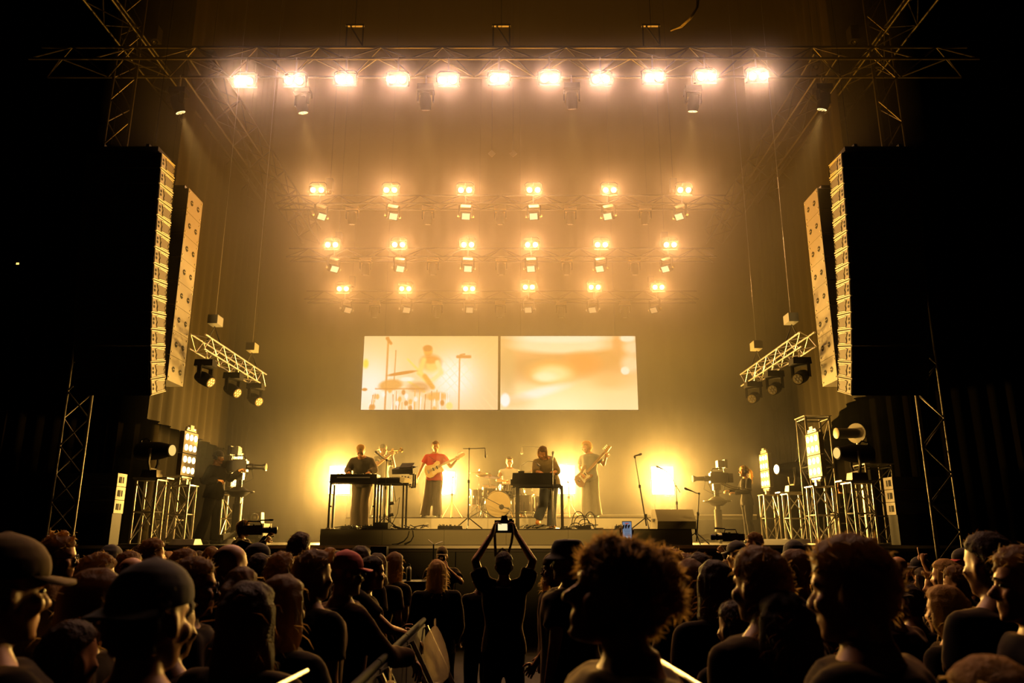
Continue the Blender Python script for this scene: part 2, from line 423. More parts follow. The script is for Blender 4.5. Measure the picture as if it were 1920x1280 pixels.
# ================================================================ trusses
_unit = {}
def bar(parent, a, b, r, name='brace', m=None, n=6):
    """a straight tube as an object of its own; alike tubes share one mesh"""
    a, b = V(a), V(b); m = m or STEEL; key = (round(r, 4), m.name, n)
    if key not in _unit: _unit[key] = MB().cyl((0, 0, 0), (0, 0, 1), r, n=n).mesh('bar', m, True)
    o = link(name, _unit[key], parent, a, (b - a).to_track_quat('Z', 'Y').to_euler()); o.scale = (1, 1, (b - a).length)
    return o
TRUSSM = mat('truss_aluminium', (0.11, 0.10, 0.085), 0.42, 0.7)
TRUSSD = mat('truss_black', (0.012, 0.011, 0.009), 0.5, 0.2)
def hoist(t, x, y, z):
    g = part(MB().box((x, y, z + 0.28), (0.16, 0.2, 0.3)).torus((x, y, z + 0.09), (0, 1, 0), 0.05, 0.014, 10, 5), 'hoist_motor', BLACKM, t)
    part(MB().cyl((x, y, z + 0.43), (x, y, CEIL - t.location.z), 0.005, n=5), 'hoist_chain', BLACKM, t)
def truss(name, label, a, b, offs, bays, r=0.025, rb=0.013, m=TRUSSM, group=None, faces=None):
    """lattice from a to b; offs = chord offsets across it; every chord and brace a part"""
    a, b = V(a), V(b); t = thing(name, label, 'truss', a, group=group); d = b - a
    offs = [V(o) for o in offs]
    for o in offs: bar(t, o, o + d, r, 'chord', m, 8)
    k = len(offs); fc = faces or [(i, (i + 1) % k) for i in range(k)]
    for j in range(bays):
        p0, p1 = d * (j / bays), d * ((j + 1) / bays)
        for i, l in fc:
            if (j + i) % 2: bar(t, offs[i] + p0, offs[l] + p1, rb, 'brace', m)
            else: bar(t, offs[l] + p0, offs[i] + p1, rb, 'brace', m)
    return t
FT_Y = 13.0
zfb = at(940, 148, FT_Y - 0.36).z + 0.48
s3 = [(0, -0.3, 0), (0, 0.3, 0), (0, 0, 0.46)]
tr_ = truss('front_truss', 'long lattice truss across the stage front carrying eleven bright lamps', (-9.2, FT_Y, zfb), (8.9, FT_Y, zfb), s3, 30, 0.026, 0.014)
for x in (2.2, 15.9): hoist(tr_, x, 0, 0.46)
for px in (664, 940, 1222):                                                # upright hanger frames above the truss
    x = at(px, 85, FT_Y).x + 9.2
    for a, b in (((-.16, .46), (-.16, .95)), ((.16, .46), (.16, .95)), ((-.10, .95), (.16, .50))): bar(tr_, (x + a[0], 0, a[1]), (x + b[0], 0, b[1]), .016, 'hanger', TRUSSM)
    part(MB().cyl((x, 0, .9), (x, 0, CEIL - zfb), .006, n=5), 'hoist_chain', BLACKM, tr_); part(MB().box((x, 0, .95), (.36, .05, .04)), 'hanger_bar', TRUSSM, tr_)
for sx, lab in ((-6.3, 'lattice truss running back from the front truss above the left side'), (6.35, 'lattice truss running back from the front truss above the right side')):
    tr_ = truss('side_truss', lab, (sx, FT_Y + 0.4, zfb + 0.1), (sx, 22.4, zfb + 0.1), [(-0.26, 0, 0), (0.26, 0, 0), (0.26, 0, 0.5), (-0.26, 0, 0.5)], 16, 0.025, 0.013, TRUSSD)
    for y in (0.6, 8.2): hoist(tr_, 0, y, 0.5)
for sx, lab in ((-7.5, 'outer roof truss above the left speaker hangs'), (7.45, 'outer roof truss above the right speaker hangs')):
    tr_ = truss('roof_truss', lab, (sx, 11.2, zfb + 0.6), (sx, 20.5, zfb + 0.6), [(-0.26, 0, 0), (0.26, 0, 0), (0, 0, 0.45)], 14, 0.025, 0.013, TRUSSD)
    for y in (0.8, 8.4): hoist(tr_, 0, y, 0.45)
ROWS = [(17.1, 356, [595, 732, 872, 1000.5, 1143, 1283], 8.4), (18.4, 458.5, [622, 747.5, 877, 996.5, 1127.5, 1256.5], 8.4), (20.4, 541, [643, 760, 879.5, 991.5, 1115, 1234.5], 8.4)]
RL = ['first', 'second', 'third']
for k, (Y, py, xs, hw) in enumerate(ROWS):
    c = at(940, py, Y - 0.1); c.z -= 0.2
    tr_ = truss('upstage_truss', 'lattice truss above the band, ' + ['highest and nearest of three lit rows', 'middle of three lit rows', 'lowest and farthest of three lit rows'][k],
          (c.x - 5.6, Y + 0.24, c.z), (c.x + 5.6, Y + 0.24, c.z), [(0, 0, 0), (0, 0.36, 0), (0, 0.18, 0.3)], 22, 0.022, 0.011, TRUSSD)
    for x in (1.3, 9.9): hoist(tr_, x, 0.18, 0.3)

# ================================================================ lamps
LENS = emis('lamp_glow', (1.0, 0.66, 0.34), 14.0)
LENS_S = emis('panel_lamp_glow', (1.0, 0.74, 0.34), 6.5)
HOUS = mat('lamp_housing', (0.010, 0.009, 0.008), 0.7, 0.0, spec=0.08)
TILT = Euler((math.radians(26), 0, 0)).to_matrix()
def make_blinder(label, group, rear):
    t = thing('blinder_light', label, 'lamp', group=group)
    def tl(mb): mb.v = [TILT @ v for v in mb.v]; return mb
    part(tl(MB().box((0, 0.07, 0), (0.40, 0.12, 0.21)).box((0, 0.14, 0), (0.3, 0.04, 0.15))), 'housing', HOUS, t)
    for sx in (-0.098, 0.098):
        part(tl(MB().disc((sx, -0.012, 0), (0, 1, 0), 0.066, 20, 0.008)), 'lens', LENS, t)
        part(tl(MB().torus((sx, -0.012, 0), (0, 1, 0), 0.082, 0.012, 20, 5)), 'lens_ring', HOUS, t, True)
    part(MB().tube([(-0.215, 0.05, 0), (-0.215, 0.06, 0.18), (-0.15, 0.06, 0.23), (0.15, 0.06, 0.23), (0.215, 0.06, 0.18), (0.215, 0.05, 0)], 0.012, 5), 'yoke', HOUS, t)
    if rear: part(MB().tube([(0, 0.06, 0.23), (0, 0.2, 0.2), (0, 0.32, -0.17)], 0.018, 6).torus((0, 0.33, -0.2), (1, 0, 0), 0.03, 0.012, 10, 5), 'clamp', STEEL, t)
    else: part(MB().tube([(0, 0.06, 0.23), (0, 0.06, 0.45)], 0.018, 6).torus((0, 0.06, 0.48), (1, 0, 0), 0.036, 0.012, 10, 5), 'clamp', STEEL, t)
    part(tl(MB().box((0, -0.03, -0.115), (0.36, 0.16, 0.012), (0.12, 0, 0))), 'barn_door', STEEL, t)
    return t
bl0 = {}
front_xy = [(458, 152), (552, 151.5), (646.5, 149), (745, 149.5), (840, 150.5), (935.5, 148), (1030.5, 147.5), (1127, 149), (1225.5, 146), (1324, 144.5), (1421, 143)]
ordn = ['first', 'second', 'third', 'fourth', 'fifth', 'sixth', 'seventh', 'eighth', 'ninth', 'tenth', 'eleventh']
def place_blinder(px, py, Y, label, group, power, cone=150):
    p = at(px, py, Y); rear = group.startswith('upstage')
    if rear not in bl0: bl0[rear] = make_blinder(label, group, rear); o = bl0[rear]
    else: o = copy_tree(bl0[rear], label=label)
    o.location = p; d = TILT @ V((0, -1, 0))
    aim = V((p.x * 0.6, 1.5, 2.0))
    for sx in (-0.098, 0.098):
        q = p + d * 0.03 + V((sx, 0, 0)); lamp('blinder_beam', 'SPOT', q, aim, power / 2, BLIND, 0.02, cone, 1.0)
    return p
for i, (px, py) in enumerate(front_xy):
    lab = 'two-lamp blinder on the front truss, ' + ('middle one of eleven' if i == 5 else 'the %s from the %s end' % (ordn[min(i, 10 - i)], 'left' if i < 5 else 'right'))
    place_blinder(px, py, FT_Y - 0.36, lab, 'front truss blinders', P_BLIND_FRONT)
for k, (Y, py, xs, hw) in enumerate(ROWS):
    for i, px in enumerate(xs):
        lab = 'two-lamp blinder on the %s upstage truss, the %s from the %s end' % (['highest', 'middle', 'lowest'][k], ordn[min(i, 5 - i)], 'left' if i < 3 else 'right')
        place_blinder(px, py - (3 if i > 2 and k == 2 else 0), Y - 0.1, lab, 'upstage truss blinders', P_BLIND_REAR)

# floor strobes behind the band
STROBE = emis('strobe_glow', (1.0, 0.80, 0.42), 16.0)
for px0, px1, py0, py1, Y, lab in ((619, 655, 873, 926, 20.3, 'blazing strobe panel on a floor stand behind the left keyboard player'), (823, 852, 884, 926, 20.3, 'blazing strobe panel on a floor stand behind the guitarist'),
                               (1046, 1078, 872, 926, 20.3, 'blazing strobe panel on a floor stand between keyboardist and bassist'), (1221, 1264, 874, 927, 20.3, 'blazing strobe panel on a floor stand at the right end of the band')):
    a, b = at(px0, py0, Y), at(px1, py1, Y); c = (a + b) / 2; w_, h_ = b.x - a.x, a.z - b.z
    t = thing('strobe_panel', lab, 'lamp', (c.x, Y, DZ), group='strobe panels on the stage floor'); zc = c.z - DZ
    for s_ in (-1, 1):
        part(MB().box((0, -0.005, zc + s_ * h_ * 0.25), (w_, 0.012, h_ * 0.48)), 'lamp_face', STROBE, t)
    part(MB().box((0, 0.06, zc), (w_ + 0.06, 0.1, h_ + 0.06)), 'housing', HOUS, t)
    for s_ in (-1, 1):
        part(MB().box((s_ * w_ * 0.4, 0.06, (zc - h_ / 2) / 2), (0.03, 0.03, zc - h_ / 2)), 'leg', BLACKM, t)
        part(MB().box((s_ * w_ * 0.4, 0.06, 0.015), (0.04, 0.5, 0.03)), 'foot', BLACKM, t)
    lamp('strobe_beam', 'AREA', (c.x, Y - 0.05, c.z), (c.x, 0, c.z + 1.0), P_STROBE, AMBER, w_, size_y=h_)

# two follow spots far back under the hall roof light the band from the front
for sx in (-4.0, 4.0):
    lamp('house_spot', 'SPOT', (sx, -5.2, 13.0), (sx * -0.12, 17.0, 2.6), P_HOUSE, (1.0, 0.56, 0.14), 0.15, 16, 0.6)
# ================================================================ speaker hangs
def line_array(sx, label):
    """fifteen hung boxes; the lower ones tilt down and swing back towards the stage"""
    s = 1 if sx > 0 else -1
    top = at(1578 if s > 0 else 303, 286, 12.0); W, D, H = 1.3, 0.56, 0.272
    t = thing('line_array', label, 'speaker', (top.x, 12.0, 4.0), group='main speaker hangs')
    y, z = 0.0, top.z - 4.0; ang = 0.0
    part(MB().box((s * W / 2, 0.25, z + 0.08), (W * 0.9, 0.5, 0.08)).box((s * W * 0.2, 0.25, z + 0.14), (0.06, 0.5, 0.06)).box((s * W * 0.8, 0.25, z + 0.14), (0.06, 0.5, 0.06)), 'rigging_frame', BLACKM, t)
    for dx in (0.2, 0.8): part(MB().cyl((s * W * dx, 0.25, z + 0.3), (s * W * dx, 0.25, CEIL - 4.0), 0.005, n=5), 'hoist_chain', BLACKM, t)
    for i in range(15):
        ang = math.radians(5.0 + 0.06 * i * i)
        R = Matrix.Rotation(ang, 3, 'X')       # front face looks down
        def pt(x, v, w): return V((s * x, y, z)) + R @ V((0, v, w))
        # cabinet: wedge sides (trapezoid), front grille, handles and rigging plate on the inner side
        tf, tb = 0.0, 0.010
        pr = [pt(0, 0, 0), pt(0, D, -tb), pt(0, D, -H + tb), pt(0, 0, -H)]
        cab = part(MB().prism(pr, (s * W, 0, 0)), 'speaker_box', SPKR if i == 0 else SPKR, t)
        g = MB().prism([pt(0.03, -0.012, -0.012), pt(0.03, 0.004, -0.012), pt(0.03, 0.004, -H + 0.012), pt(0.03, -0.012, -H + 0.012)], (s * (W - 0.06), 0, 0))
        gr = part(g, 'grille', GRILLE, None); gr.parent = cab
        KIDS.setdefault(cab.name, []).append(gr)
        # raised rim and recessed panel on the side that faces the stage
        rim = MB()
        q = [(0.17, -0.055), (0.25, -0.04), (0.47, -0.055), (0.52, -0.075), (0.51, -0.115), (0.47, -0.14), (0.505, -0.17), (0.50, -0.205), (0.455, -0.222), (0.21, -0.23), (0.19, -0.19), (0.215, -0.14), (0.185, -0.10)]
        rim.tube([pt(-0.006, a, b) for a, b in q + q[:1]], 0.006, 4)
        e = [(0.012, -0.014), (D - 0.02, -tb - 0.012), (D - 0.02, -H + tb + 0.012), (0.012, -H + 0.014)]
        rim.tube([pt(-0.004, a, b) for a, b in e + e[:1]], 0.007, 4)
        o = part(rim, 'side_rim', SPKRIM, None); o.parent = cab; KIDS[cab.name].append(o)
        pn = part(MB().prism([pt(-0.004, a, b) for a, b in q], (s * 0.006, 0, 0)), 'side_panel', SPKDARK, None); pn.parent = cab; KIDS[cab.name].append(pn)
        for hz_ in (-0.10, -0.165):
            hd = part(MB().rings([(pt(-0.004, 0.09, hz_), V((0, 0.028, 0)), V((0, 0, 0.026))), (pt(0.004, 0.09, hz_), V((0, 0.028, 0)), V((0, 0, 0.026)))], 10), 'handle_hole', DARKHOLE, None)
            hd.parent = cab; KIDS[cab.name].append(hd)
        n = pt(0, 0, -H - 0.010); y, z = n.y, n.z
    return t
GRILLE = mat('speaker_grille', (0.004, 0.004, 0.004), 0.8)
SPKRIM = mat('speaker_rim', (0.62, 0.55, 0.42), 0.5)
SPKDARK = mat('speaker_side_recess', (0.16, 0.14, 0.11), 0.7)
line_array(-1, 'tall main hang of fifteen black line array boxes above the left crowd')
line_array(1, 'tall main hang of fifteen black line array boxes above the right crowd')
def sub_array(s, label):
    top = at(1529 if s > 0 else 353, 352, 13.6); bot = at(1573 if s > 0 else 315, 712, 13.6)
    X = (top.x + bot.x) / 2; W, D = 1.15, 0.68; H = (top.z - bot.z) / 8
    t = thing('subwoofer_array', label, 'speaker', (X, 13.6, bot.z), group='flown subwoofer columns')
    for i in range(8):
        z = H * (i + 0.5)
        cab = part(MB().box((s * W / 2, D / 2, z), (W, D, H - 0.008)), 'speaker_box', SPKR, t)
        ch = [(MB().box((s * W / 2, -0.006, z), (W - 0.05, 0.012, H - 0.05)), 'grille', GRILLE)]
        for yy in (0.2, 0.5):
            ch.append((MB().rings([(V((-s * 0.004, yy, z)), V((0, 0.055, 0)), V((0, 0, 0.055))), (V((s * 0.004, yy, z)), V((0, 0.055, 0)), V((0, 0, 0.055)))], 14), 'handle_hole', DARKHOLE))
            ch.append((MB().box((-s * 0.008, yy, z), (0.012, 0.11, 0.012)), 'handle_bar', SPKR))
        for yy in (0.05, 0.63):
            for zz in (-0.17, 0.17): ch.append((MB().box((-s * 0.006, yy, z + zz), (0.01, 0.035, 0.02)), 'rigging_pin', SPKRIM))
        for mb, nm, m in ch:
            o = part(mb, nm, m, None); o.parent = cab; KIDS.setdefault(cab.name, []).append(o)
    part(MB().box((s * W / 2, D / 2, 8 * H + 0.05), (W * 0.8, D * 0.8, 0.08)), 'rigging_frame', BLACKM, t)
    for dx in (0.48, 0.80): part(MB().cyl((s * W * dx, D / 2, 8 * H + 0.08), (s * W * dx, D / 2, CEIL - bot.z), 0.005, n=5), 'hoist_chain', BLACKM, t)
sub_array(-1, 'flown column of eight subwoofers behind the left line array')
sub_array(1, 'flown column of eight subwoofers behind the right line array')

# ================================================================ moving heads
def moving_head(label, loc, aim, group, size=1.0, lens_m=None, base_m=None, hang=None, first={}):
    """hung fixture: base box on top, two-armed yoke, tapered head with a lens; hang = height of the pipe above"""
    lens_m = lens_m or GLASSD
    t = thing('moving_head', label, 'lamp', loc, 0, group); k = size
    part(MB().box((0, 0, 0.30 * k), (0.36 * k, 0.26 * k, 0.13 * k), taper=0.96), 'base', base_m or HOUS, t)
    part(MB().cyl((0, 0, 0.34 * k), (0, 0, (hang or 0.45 * k)), 0.02, n=6).torus((0, 0, (hang or 0.45 * k) + 0.02), (1, 0, 0), 0.03, 0.01, 10, 5), 'clamp', STEEL, t)
    d = (V(aim) - V(loc)).normalized(); az = math.atan2(d.x, -d.y); R = Matrix.Rotation(az, 3, 'Z')
    def r(mb): mb.v = [R @ v for v in mb.v]; return mb
    part(r(MB().box((0, 0, 0.23 * k), (0.34 * k, 0.10 * k, 0.035 * k)).box((-0.165 * k, 0, 0.11 * k), (0.03 * k, 0.09 * k, 0.25 * k)).box((0.165 * k, 0, 0.11 * k), (0.03 * k, 0.09 * k, 0.25 * k))), 'yoke', HOUS, t)
    h = part(MB().lathe([(-0.19 * k, 0.05 * k), (-0.17 * k, 0.10 * k), (-0.05 * k, 0.125 * k), (0.06 * k, 0.125 * k), (0.16 * k, 0.115 * k), (0.175 * k, 0.118 * k), (0.18 * k, 0.10 * k)], (0, 0, 0), d, 16), 'head', HOUS, t, True)
    x, y, dd = frame_of(d)
    l = part(MB().disc(d * 0.181 * k, d, 0.098 * k, 18, 0.006), 'lens', lens_m, None); l.parent = h; KIDS.setdefault(h.name, []).append(l)
    if size > 0.8:
        lets = MB()
        for i in range(7):
            c = d * 0.187 * k + (x * math.cos(i * 1.0472) + y * math.sin(i * 1.0472)) * (0.06 * k if i < 6 else 0)
            lets.disc(c, d, 0.024 * k, 8, 0.006)
        l = part(lets, 'lens_cells', STEEL, None); l.parent = h; KIDS[h.name].append(l); l['kind'] = 'stuff'
    return t
GLASSD = mat('lens_glass', (0.5, 0.42, 0.25), 0.12, 0.2, spec=1.0)
LENS_DIM = emis('lens_glow_dim', (1.0, 0.66, 0.32), 1.4)
LENS_KEY = emis('lens_glow_key', (1.0, 0.80, 0.40), 3.0)
# front truss: four spot heads pointing back at the band plus two at the ends
keys = [(333, 196, 'at the far left end', (-4, 16, 3)), (566, 196, 'left of centre, lens tilted', (-3.0, 15.5, 3.0)), (798, 190, 'between the fourth and fifth blinders', (-1.7, 17, 3.2)),
        (1072, 188, 'between the seventh and eighth blinders', (1.6, 17, 3.2)), (1300, 193, 'right of centre, lens tilted', (3.2, 16, 3)), (1545, 190, 'at the far right end', (4.5, 16, 3))]
for px, py, w, aim in keys:
    p = at(px, py, FT_Y + 0.3)
    moving_head('black moving head hung under the front truss, ' + w, p, aim, 'front truss moving heads', 0.9, LENS_KEY if abs(px - 940) > 200 else GLASSD, None, zfb - p.z - 0.02)
    d = (V(aim) - p).normalized()
    lamp('key_beam', 'SPOT', p + d * 0.25, aim, P_KEY, (1.0, 0.62, 0.24), 0.06, 34, 0.6)
# upstage rows: small wash lamps under each blinder, spot heads between them
def wash_lamp(label, p, yaw, lens_m, hang, group):
    t = thing('wash_lamp', label, 'lamp', p, yaw, group)
    part(MB().box((0, 0, 0.29), (0.20, 0.12, 0.05), taper=0.7), 'base', STEEL, t)
    part(MB().cyl((0, 0, 0.3), (0, 0, hang), 0.015, n=6), 'clamp', BLACKM, t)
    R = Euler((math.radians(35), 0, 0)).to_matrix()
    def r(mb): mb.v = [R @ v for v in mb.v]; return mb
    h = part(r(MB().box((0, 0, 0), (0.19, 0.14, 0.18))), 'head', HOUS, t)
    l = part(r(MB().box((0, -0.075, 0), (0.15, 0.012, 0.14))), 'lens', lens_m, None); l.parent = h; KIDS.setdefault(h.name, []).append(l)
    for s in (-1, 1):
        part(MB().box((s * 0.125, 0, 0.12), (0.022, 0.06, 0.30)), 'yoke_arm', HOUS, t)
        part(MB().cyl((s * 0.11, 0, 0), (s * 0.165, 0, 0), 0.03, n=8), 'pivot', STEEL, t)
    return t
WASH_REFLECT = [emis('wash_reflection_a', (1.0, 0.74, 0.62), 1.4), emis('wash_reflection_b', (1.0, 0.76, 0.62), 1.6), emis('wash_reflection_c', (1.0, 0.72, 0.6), 0.5)]  # emission stands in for stage light reflected by the lamp windows
wash = [(405, [601, 736, 873, 1001, 1141, 1276]), (503, [625, 749, 877, 996, 1126, 1250]), (580, [650, 761, 880, 991, 1112, 1228])]
spots = [(388, [661, 803, 938, 1069, 1209]), (484, [686, 812, 940, 1062, 1189]), (566, [703, 820, 938, 1052, 1171])]
sufx = ['on the highest upstage truss', 'on the middle upstage truss', 'on the lowest upstage truss']
for k, (Y, py0, xs, hw) in enumerate(ROWS):
    zc = at(940, py0, Y - 0.1).z - 0.2
    for i, px in enumerate(wash[k][1]):
        p = at(px, wash[k][0], Y + 0.24)
        wl_ = wash_lamp('square wash lamp %s, %s from the %s end' % (sufx[k], ordn[min(i, 5 - i)], 'left' if i < 3 else 'right'), p, math.radians((i - 2.5) * -16), WASH_REFLECT[k], zc - p.z, 'wash lamps under the upstage trusses'); wl_.scale = (1.25, 1.25, 1.0)
    for i, px in enumerate(spots[k][1]):
        p = at(px, spots[k][0], Y + 0.6); p.z -= 0.30
        where = 'the middle one' if i == 2 else '%s from the %s end' % (ordn[min(i, 4 - i)], 'left' if i < 2 else 'right')
        moving_head('dim moving head %s, %s' % (sufx[k], where), p, p + V((0, 0.25, -1)), 'moving heads under the upstage trusses', 0.85, DARKHOLE, mat('base_tan', (0.55, 0.42, 0.2), 0.5), zc - p.z)

# side trusses with three moving heads each
SIDEB = [(-1, [(370, 640, 14.0), (487, 713, 17.7)], [(381, 684), (428, 716), (473, 745)]), (1, [(1515, 636, 14.0), (1390, 714, 17.9)], [(1498, 690), (1451, 719), (1408, 742)])]
for s, ends, hd in SIDEB:
    side = 'left' if s < 0 else 'right'
    a, b = at(*ends[0]), at(*ends[1]); b.x = a.x; b.z = a.z
    tr_ = truss('hanging_truss', 'short bright lattice truss hung along the %s side of the stage' % side, a, b, [(-0.14, 0, -0.14), (0.14, 0, -0.14), (0.14, 0, 0.14), (-0.14, 0, 0.14)], 12, 0.018, 0.009, STEEL, 'hanging side trusses')
    for y in (0.75, 3.0):
        part(MB().box((0, y, 0.62), (0.2, 0.3, 0.18)), 'hoist_motor', GREY, tr_)
        part(MB().tube([(-0.14, y, 0.16), (0, y, 0.5), (0.14, y, 0.16)], 0.015, 5), 'sling', RUBBER, tr_)
        part(MB().cyl((0, y, 0.7), (0, y, CEIL - a.z), 0.006, n=5), 'hoist_chain', STEEL, tr_)
    for i, (px, py) in enumerate(hd):
        yy = [14.5, 16.0, 17.45][i]; p = V((a.x, yy, a.z - 0.62 + 0.06 * i))
        aim = V((s * -1.0, 8.0, 1.0)) if s > 0 else V((2.0, 12.0, 0.5))
        moving_head('dark moving head with clustered lens under the %s side truss, %s' % (side, ['nearest of three', 'middle of three', 'farthest of three'][i]), p, aim, 'side truss moving heads', 1.0, GLASSD, None, a.z - 0.14 - p.z)

# ================================================================ side towers, lamp panels, profile spots
def tower(label, x, y, h, w=0.34, m=STEEL, name='lamp_tower'):
    t = thing(name, label, 'truss', (x, y, DZ), 0, 'lamp towers at the stage sides')
    q = [(-w / 2, -w / 2), (w / 2, -w / 2), (w / 2, w / 2), (-w / 2, w / 2)]
    for cx, cy in q: bar(t, (cx, cy, 0.02), (cx, cy, h), 0.025, 'chord', m, 8)
    n = max(2, round(h / 0.5))
    for j in range(n):
        z0, z1 = 0.06 + (h - 0.1) * j / n, 0.06 + (h - 0.1) * (j + 1) / n
        for i in range(4):
            a, b = q[i], q[(i + 1) % 4]
            if (i + j) % 2: a, b = b, a
            bar(t, (*a, z0), (*b, z1), 0.012, 'brace', m)
            if j % 2 == 0: bar(t, (*q[i], z1), (*q[(i + 1) % 4], z1), 0.014, 'rung', m)
    part(MB().box((0, 0, 0.012), (w + 0.25, w + 0.25, 0.024)), 'base_plate', STEEL, t)
    part(MB().box((0, 0, h + 0.01), (w + 0.08, w + 0.08, 0.02)), 'top_plate', STEEL, t)
    return t
def lamp_panel(label, c, s, w=0.56, h=0.80, yaw=0.0, power=None):
    """two six-lamp units above one another, facing the stage; s = side of the stage it stands on"""
    t = thing('panel_light', label, 'lamp', c, 0, 'twelve-lamp panels at the stage sides')
    n = V((-s * math.cos(yaw), -math.sin(yaw), 0)); u = V((n.y, -n.x, 0)) * -1; z = V((0, 0, 1)); R = Matrix((u, -n, z)).transposed()
    def r(mb): mb.v = [R @ v for v in mb.v]; return mb
    for k in (0, 1):
        zc = (k - 0.5) * h * 0.52
        f = part(r(MB().box((0, 0.05, zc), (w, 0.09, h * 0.50))), 'lamp_unit', mat('panel_frame', (0.20, 0.17, 0.11), 0.5, 0.3), t)
        for i in range(3):
            for j in range(2):
                cc = ((i - 1) * w * 0.31, -0.004, zc + (j - 0.5) * h * 0.245)
                l = part(r(MB().disc(cc, (0, 1, 0), w * 0.105, 16, 0.01)), 'lens', LENS_S, None); l.parent = f; KIDS.setdefault(f.name, []).append(l)
    part(r(MB().box((0, 0.03, h * 0.55), (w * 0.7, 0.04, 0.03)).box((0, 0.03, h * 0.62), (w * 0.25, 0.06, 0.09)).cyl((-w * 0.3, 0.03, h * 0.6), (w * 0.3, 0.03, h * 0.6), 0.025)), 'top_bracket', STEEL, t)
    part(r(MB().box((0, 0.03, -h * 0.55), (w * 0.7, 0.04, 0.03)).cyl((-w * 0.3, 0.03, -h * 0.6), (w * 0.3, 0.03, -h * 0.6), 0.025).box((0, 0.03, -h * 0.66), (0.08, 0.08, 0.12))), 'bottom_bracket', STEEL, t)
    lamp('panel_beam', 'AREA', V(c) + n * 0.08, V(c) + n * 3, power or P_SIDE, AMBER, w * 0.9, 150, size_y=h * 0.9)
    return t
def profile_spot(label, x, y, zb, s, lensm, size=1.0):
    """standing spot: base, yoke, long barrel that points across the stage"""
    t = thing('profile_spot', label, 'lamp', (x, y, zb), 0, 'profile spots on the side towers'); k = size; d = V((-s * 0.97, -0.24, 0.0)).normalized()
    part(MB().box((-s * 0.04, 0, 0.02), (0.62 * k, 0.30 * k, 0.025)), 'base_shelf', STEEL, t)
    part(MB().box((0, 0, 0.10 * k), (0.30 * k, 0.26 * k, 0.14 * k), taper=0.85), 'base', mat('fixture_cream', (0.6, 0.55, 0.42), 0.45), t)
    part(MB().tube([(0, -0.17 * k, 0.55 * k), (0, -0.19 * k, 0.3 * k), (0, -0.12 * k, 0.18 * k), (0, 0.12 * k, 0.18 * k), (0, 0.19 * k, 0.3 * k), (0, 0.17 * k, 0.55 * k)], 0.03 * k, 6), 'yoke', mat('fixture_cream', (0.6, 0.55, 0.42)), t)
    c = V((0, 0, 0.52 * k))
    b = part(MB().lathe([(-0.34 * k, 0.08 * k), (-0.32 * k, 0.16 * k), (-0.1 * k, 0.17 * k), (0.1 * k, 0.16 * k), (0.3 * k, 0.115 * k), (0.36 * k, 0.12 * k), (0.37 * k, 0.10 * k)], c, d, 16), 'barrel', BLACK, t, True)
    l = part(MB().disc(c + d * 0.373 * k, d, 0.098 * k, 16, 0.006), 'lens', lensm, None); l.parent = b; KIDS.setdefault(b.name, []).append(l)
    part(MB().tube([c + V((0.1 * s, 0, 0.17 * k)), c + V((0.16 * s, 0, 0.23 * k)), c + V((0.26 * s, 0, 0.2 * k)), c + V((0.3 * s, 0, 0.1 * k))], 0.015, 5), 'carry_handle', BLACK, t)
    lamp('profile_beam', 'SPOT', V((x, y, zb)) + c + d * 0.42 * k, V((x, y, zb)) + c + d * 4, 220, AMBER, 0.06, 26, 0.7)
    return t
SPOT_L = emis('spot_glow', (1.0, 0.60, 0.16), 1.1); SPOT_H = emis('spot_glow_hot', (1.0, 0.85, 0.55), 8.0)
for s, name, lst in ((-1, 'left', [(356, 851, 14.5), (445, 880, 18.2)]), (1, 'right', [(1525, 853, 14.5), (1433, 882, 18.9)])):
    for i, (px, py, Y) in enumerate(lst):
        c = at(px, py, Y)
        lamp_panel(['tall blinding panel of twelve lamps on the near %s tower', 'smaller blinding panel of twelve lamps on the far %s tower'][i] % name, c, s, yaw=0.05, power=P_SIDE * (1.0 if i else 0.9))
        tower(['lattice tower under the near twelve-lamp panel on the %s', 'lattice tower under the far twelve-lamp panel on the %s'][i] % name, c.x + s * 0.06, Y, c.z - DZ - 0.60)
for px, py, Y, s, lm, lab, tl_ in ((290, 845, 14.0, -1, SPOT_L, 'black profile spot on the outer left tower with an amber lens', 'lattice tower carrying the left profile spot'),
                                   (1602, 850, 14.0, 1, SPOT_L, 'black profile spot on the outer right tower with an amber lens', 'lattice tower carrying the near right profile spot'),
                                   (1484, 880, 17.0, 1, SPOT_H, 'black profile spot on the right between the two lamp panels, lens white hot', 'lattice tower carrying the middle right profile spot')):
    p = at(px, py, Y); zb = p.z - 0.52
    profile_spot(lab, p.x, Y, zb, s, lm)
    tower(tl_, p.x, Y, zb - DZ - 0.025, 0.36)
# extra bare towers behind
for px, Y, h, lab, m in ((318, 16.4, 1.35, 'low dark tower between spot tower and lamp panel on the left', TRUSSM), (1540, 16.2, 2.6, 'tall thin tower behind the near right lamp panel', TRUSSM), (1645, 15.2, 1.5, 'broad dark tower at the right wing', TRUSSM)):
    p = at(px, 950, Y); tower(lab, p.x, Y, h, 0.5, m)
# round mirror spot above the right tower
p = at(1606, 812, 15.2)
t = thing('follow_spot', 'small spot with round reflector plate above the right profile spot', 'lamp', p)
part(MB().lathe([(-0.02, 0.20), (0.02, 0.20)], (0, 0, 0), (-0.8, -0.6, 0), 20), 'reflector_plate', STEEL, t, True)
part(MB().lathe([(0.02, 0.10), (0.42, 0.10), (0.44, 0.11), (0.45, 0.09)], (0, 0, 0), (-1, -0.15, -0.02), 14), 'barrel', mat('barrel_tan', (0.4, 0.34, 0.2), 0.5), t, True)
part(MB().cyl((0, 0, -0.2), (0, 0, DZ - p.z), 0.025), 'stand_pole', STEEL, t); part(MB().box((0, 0, DZ - p.z + 0.015), (0.5, 0.5, 0.03)), 'base_plate', BLACKM, t)

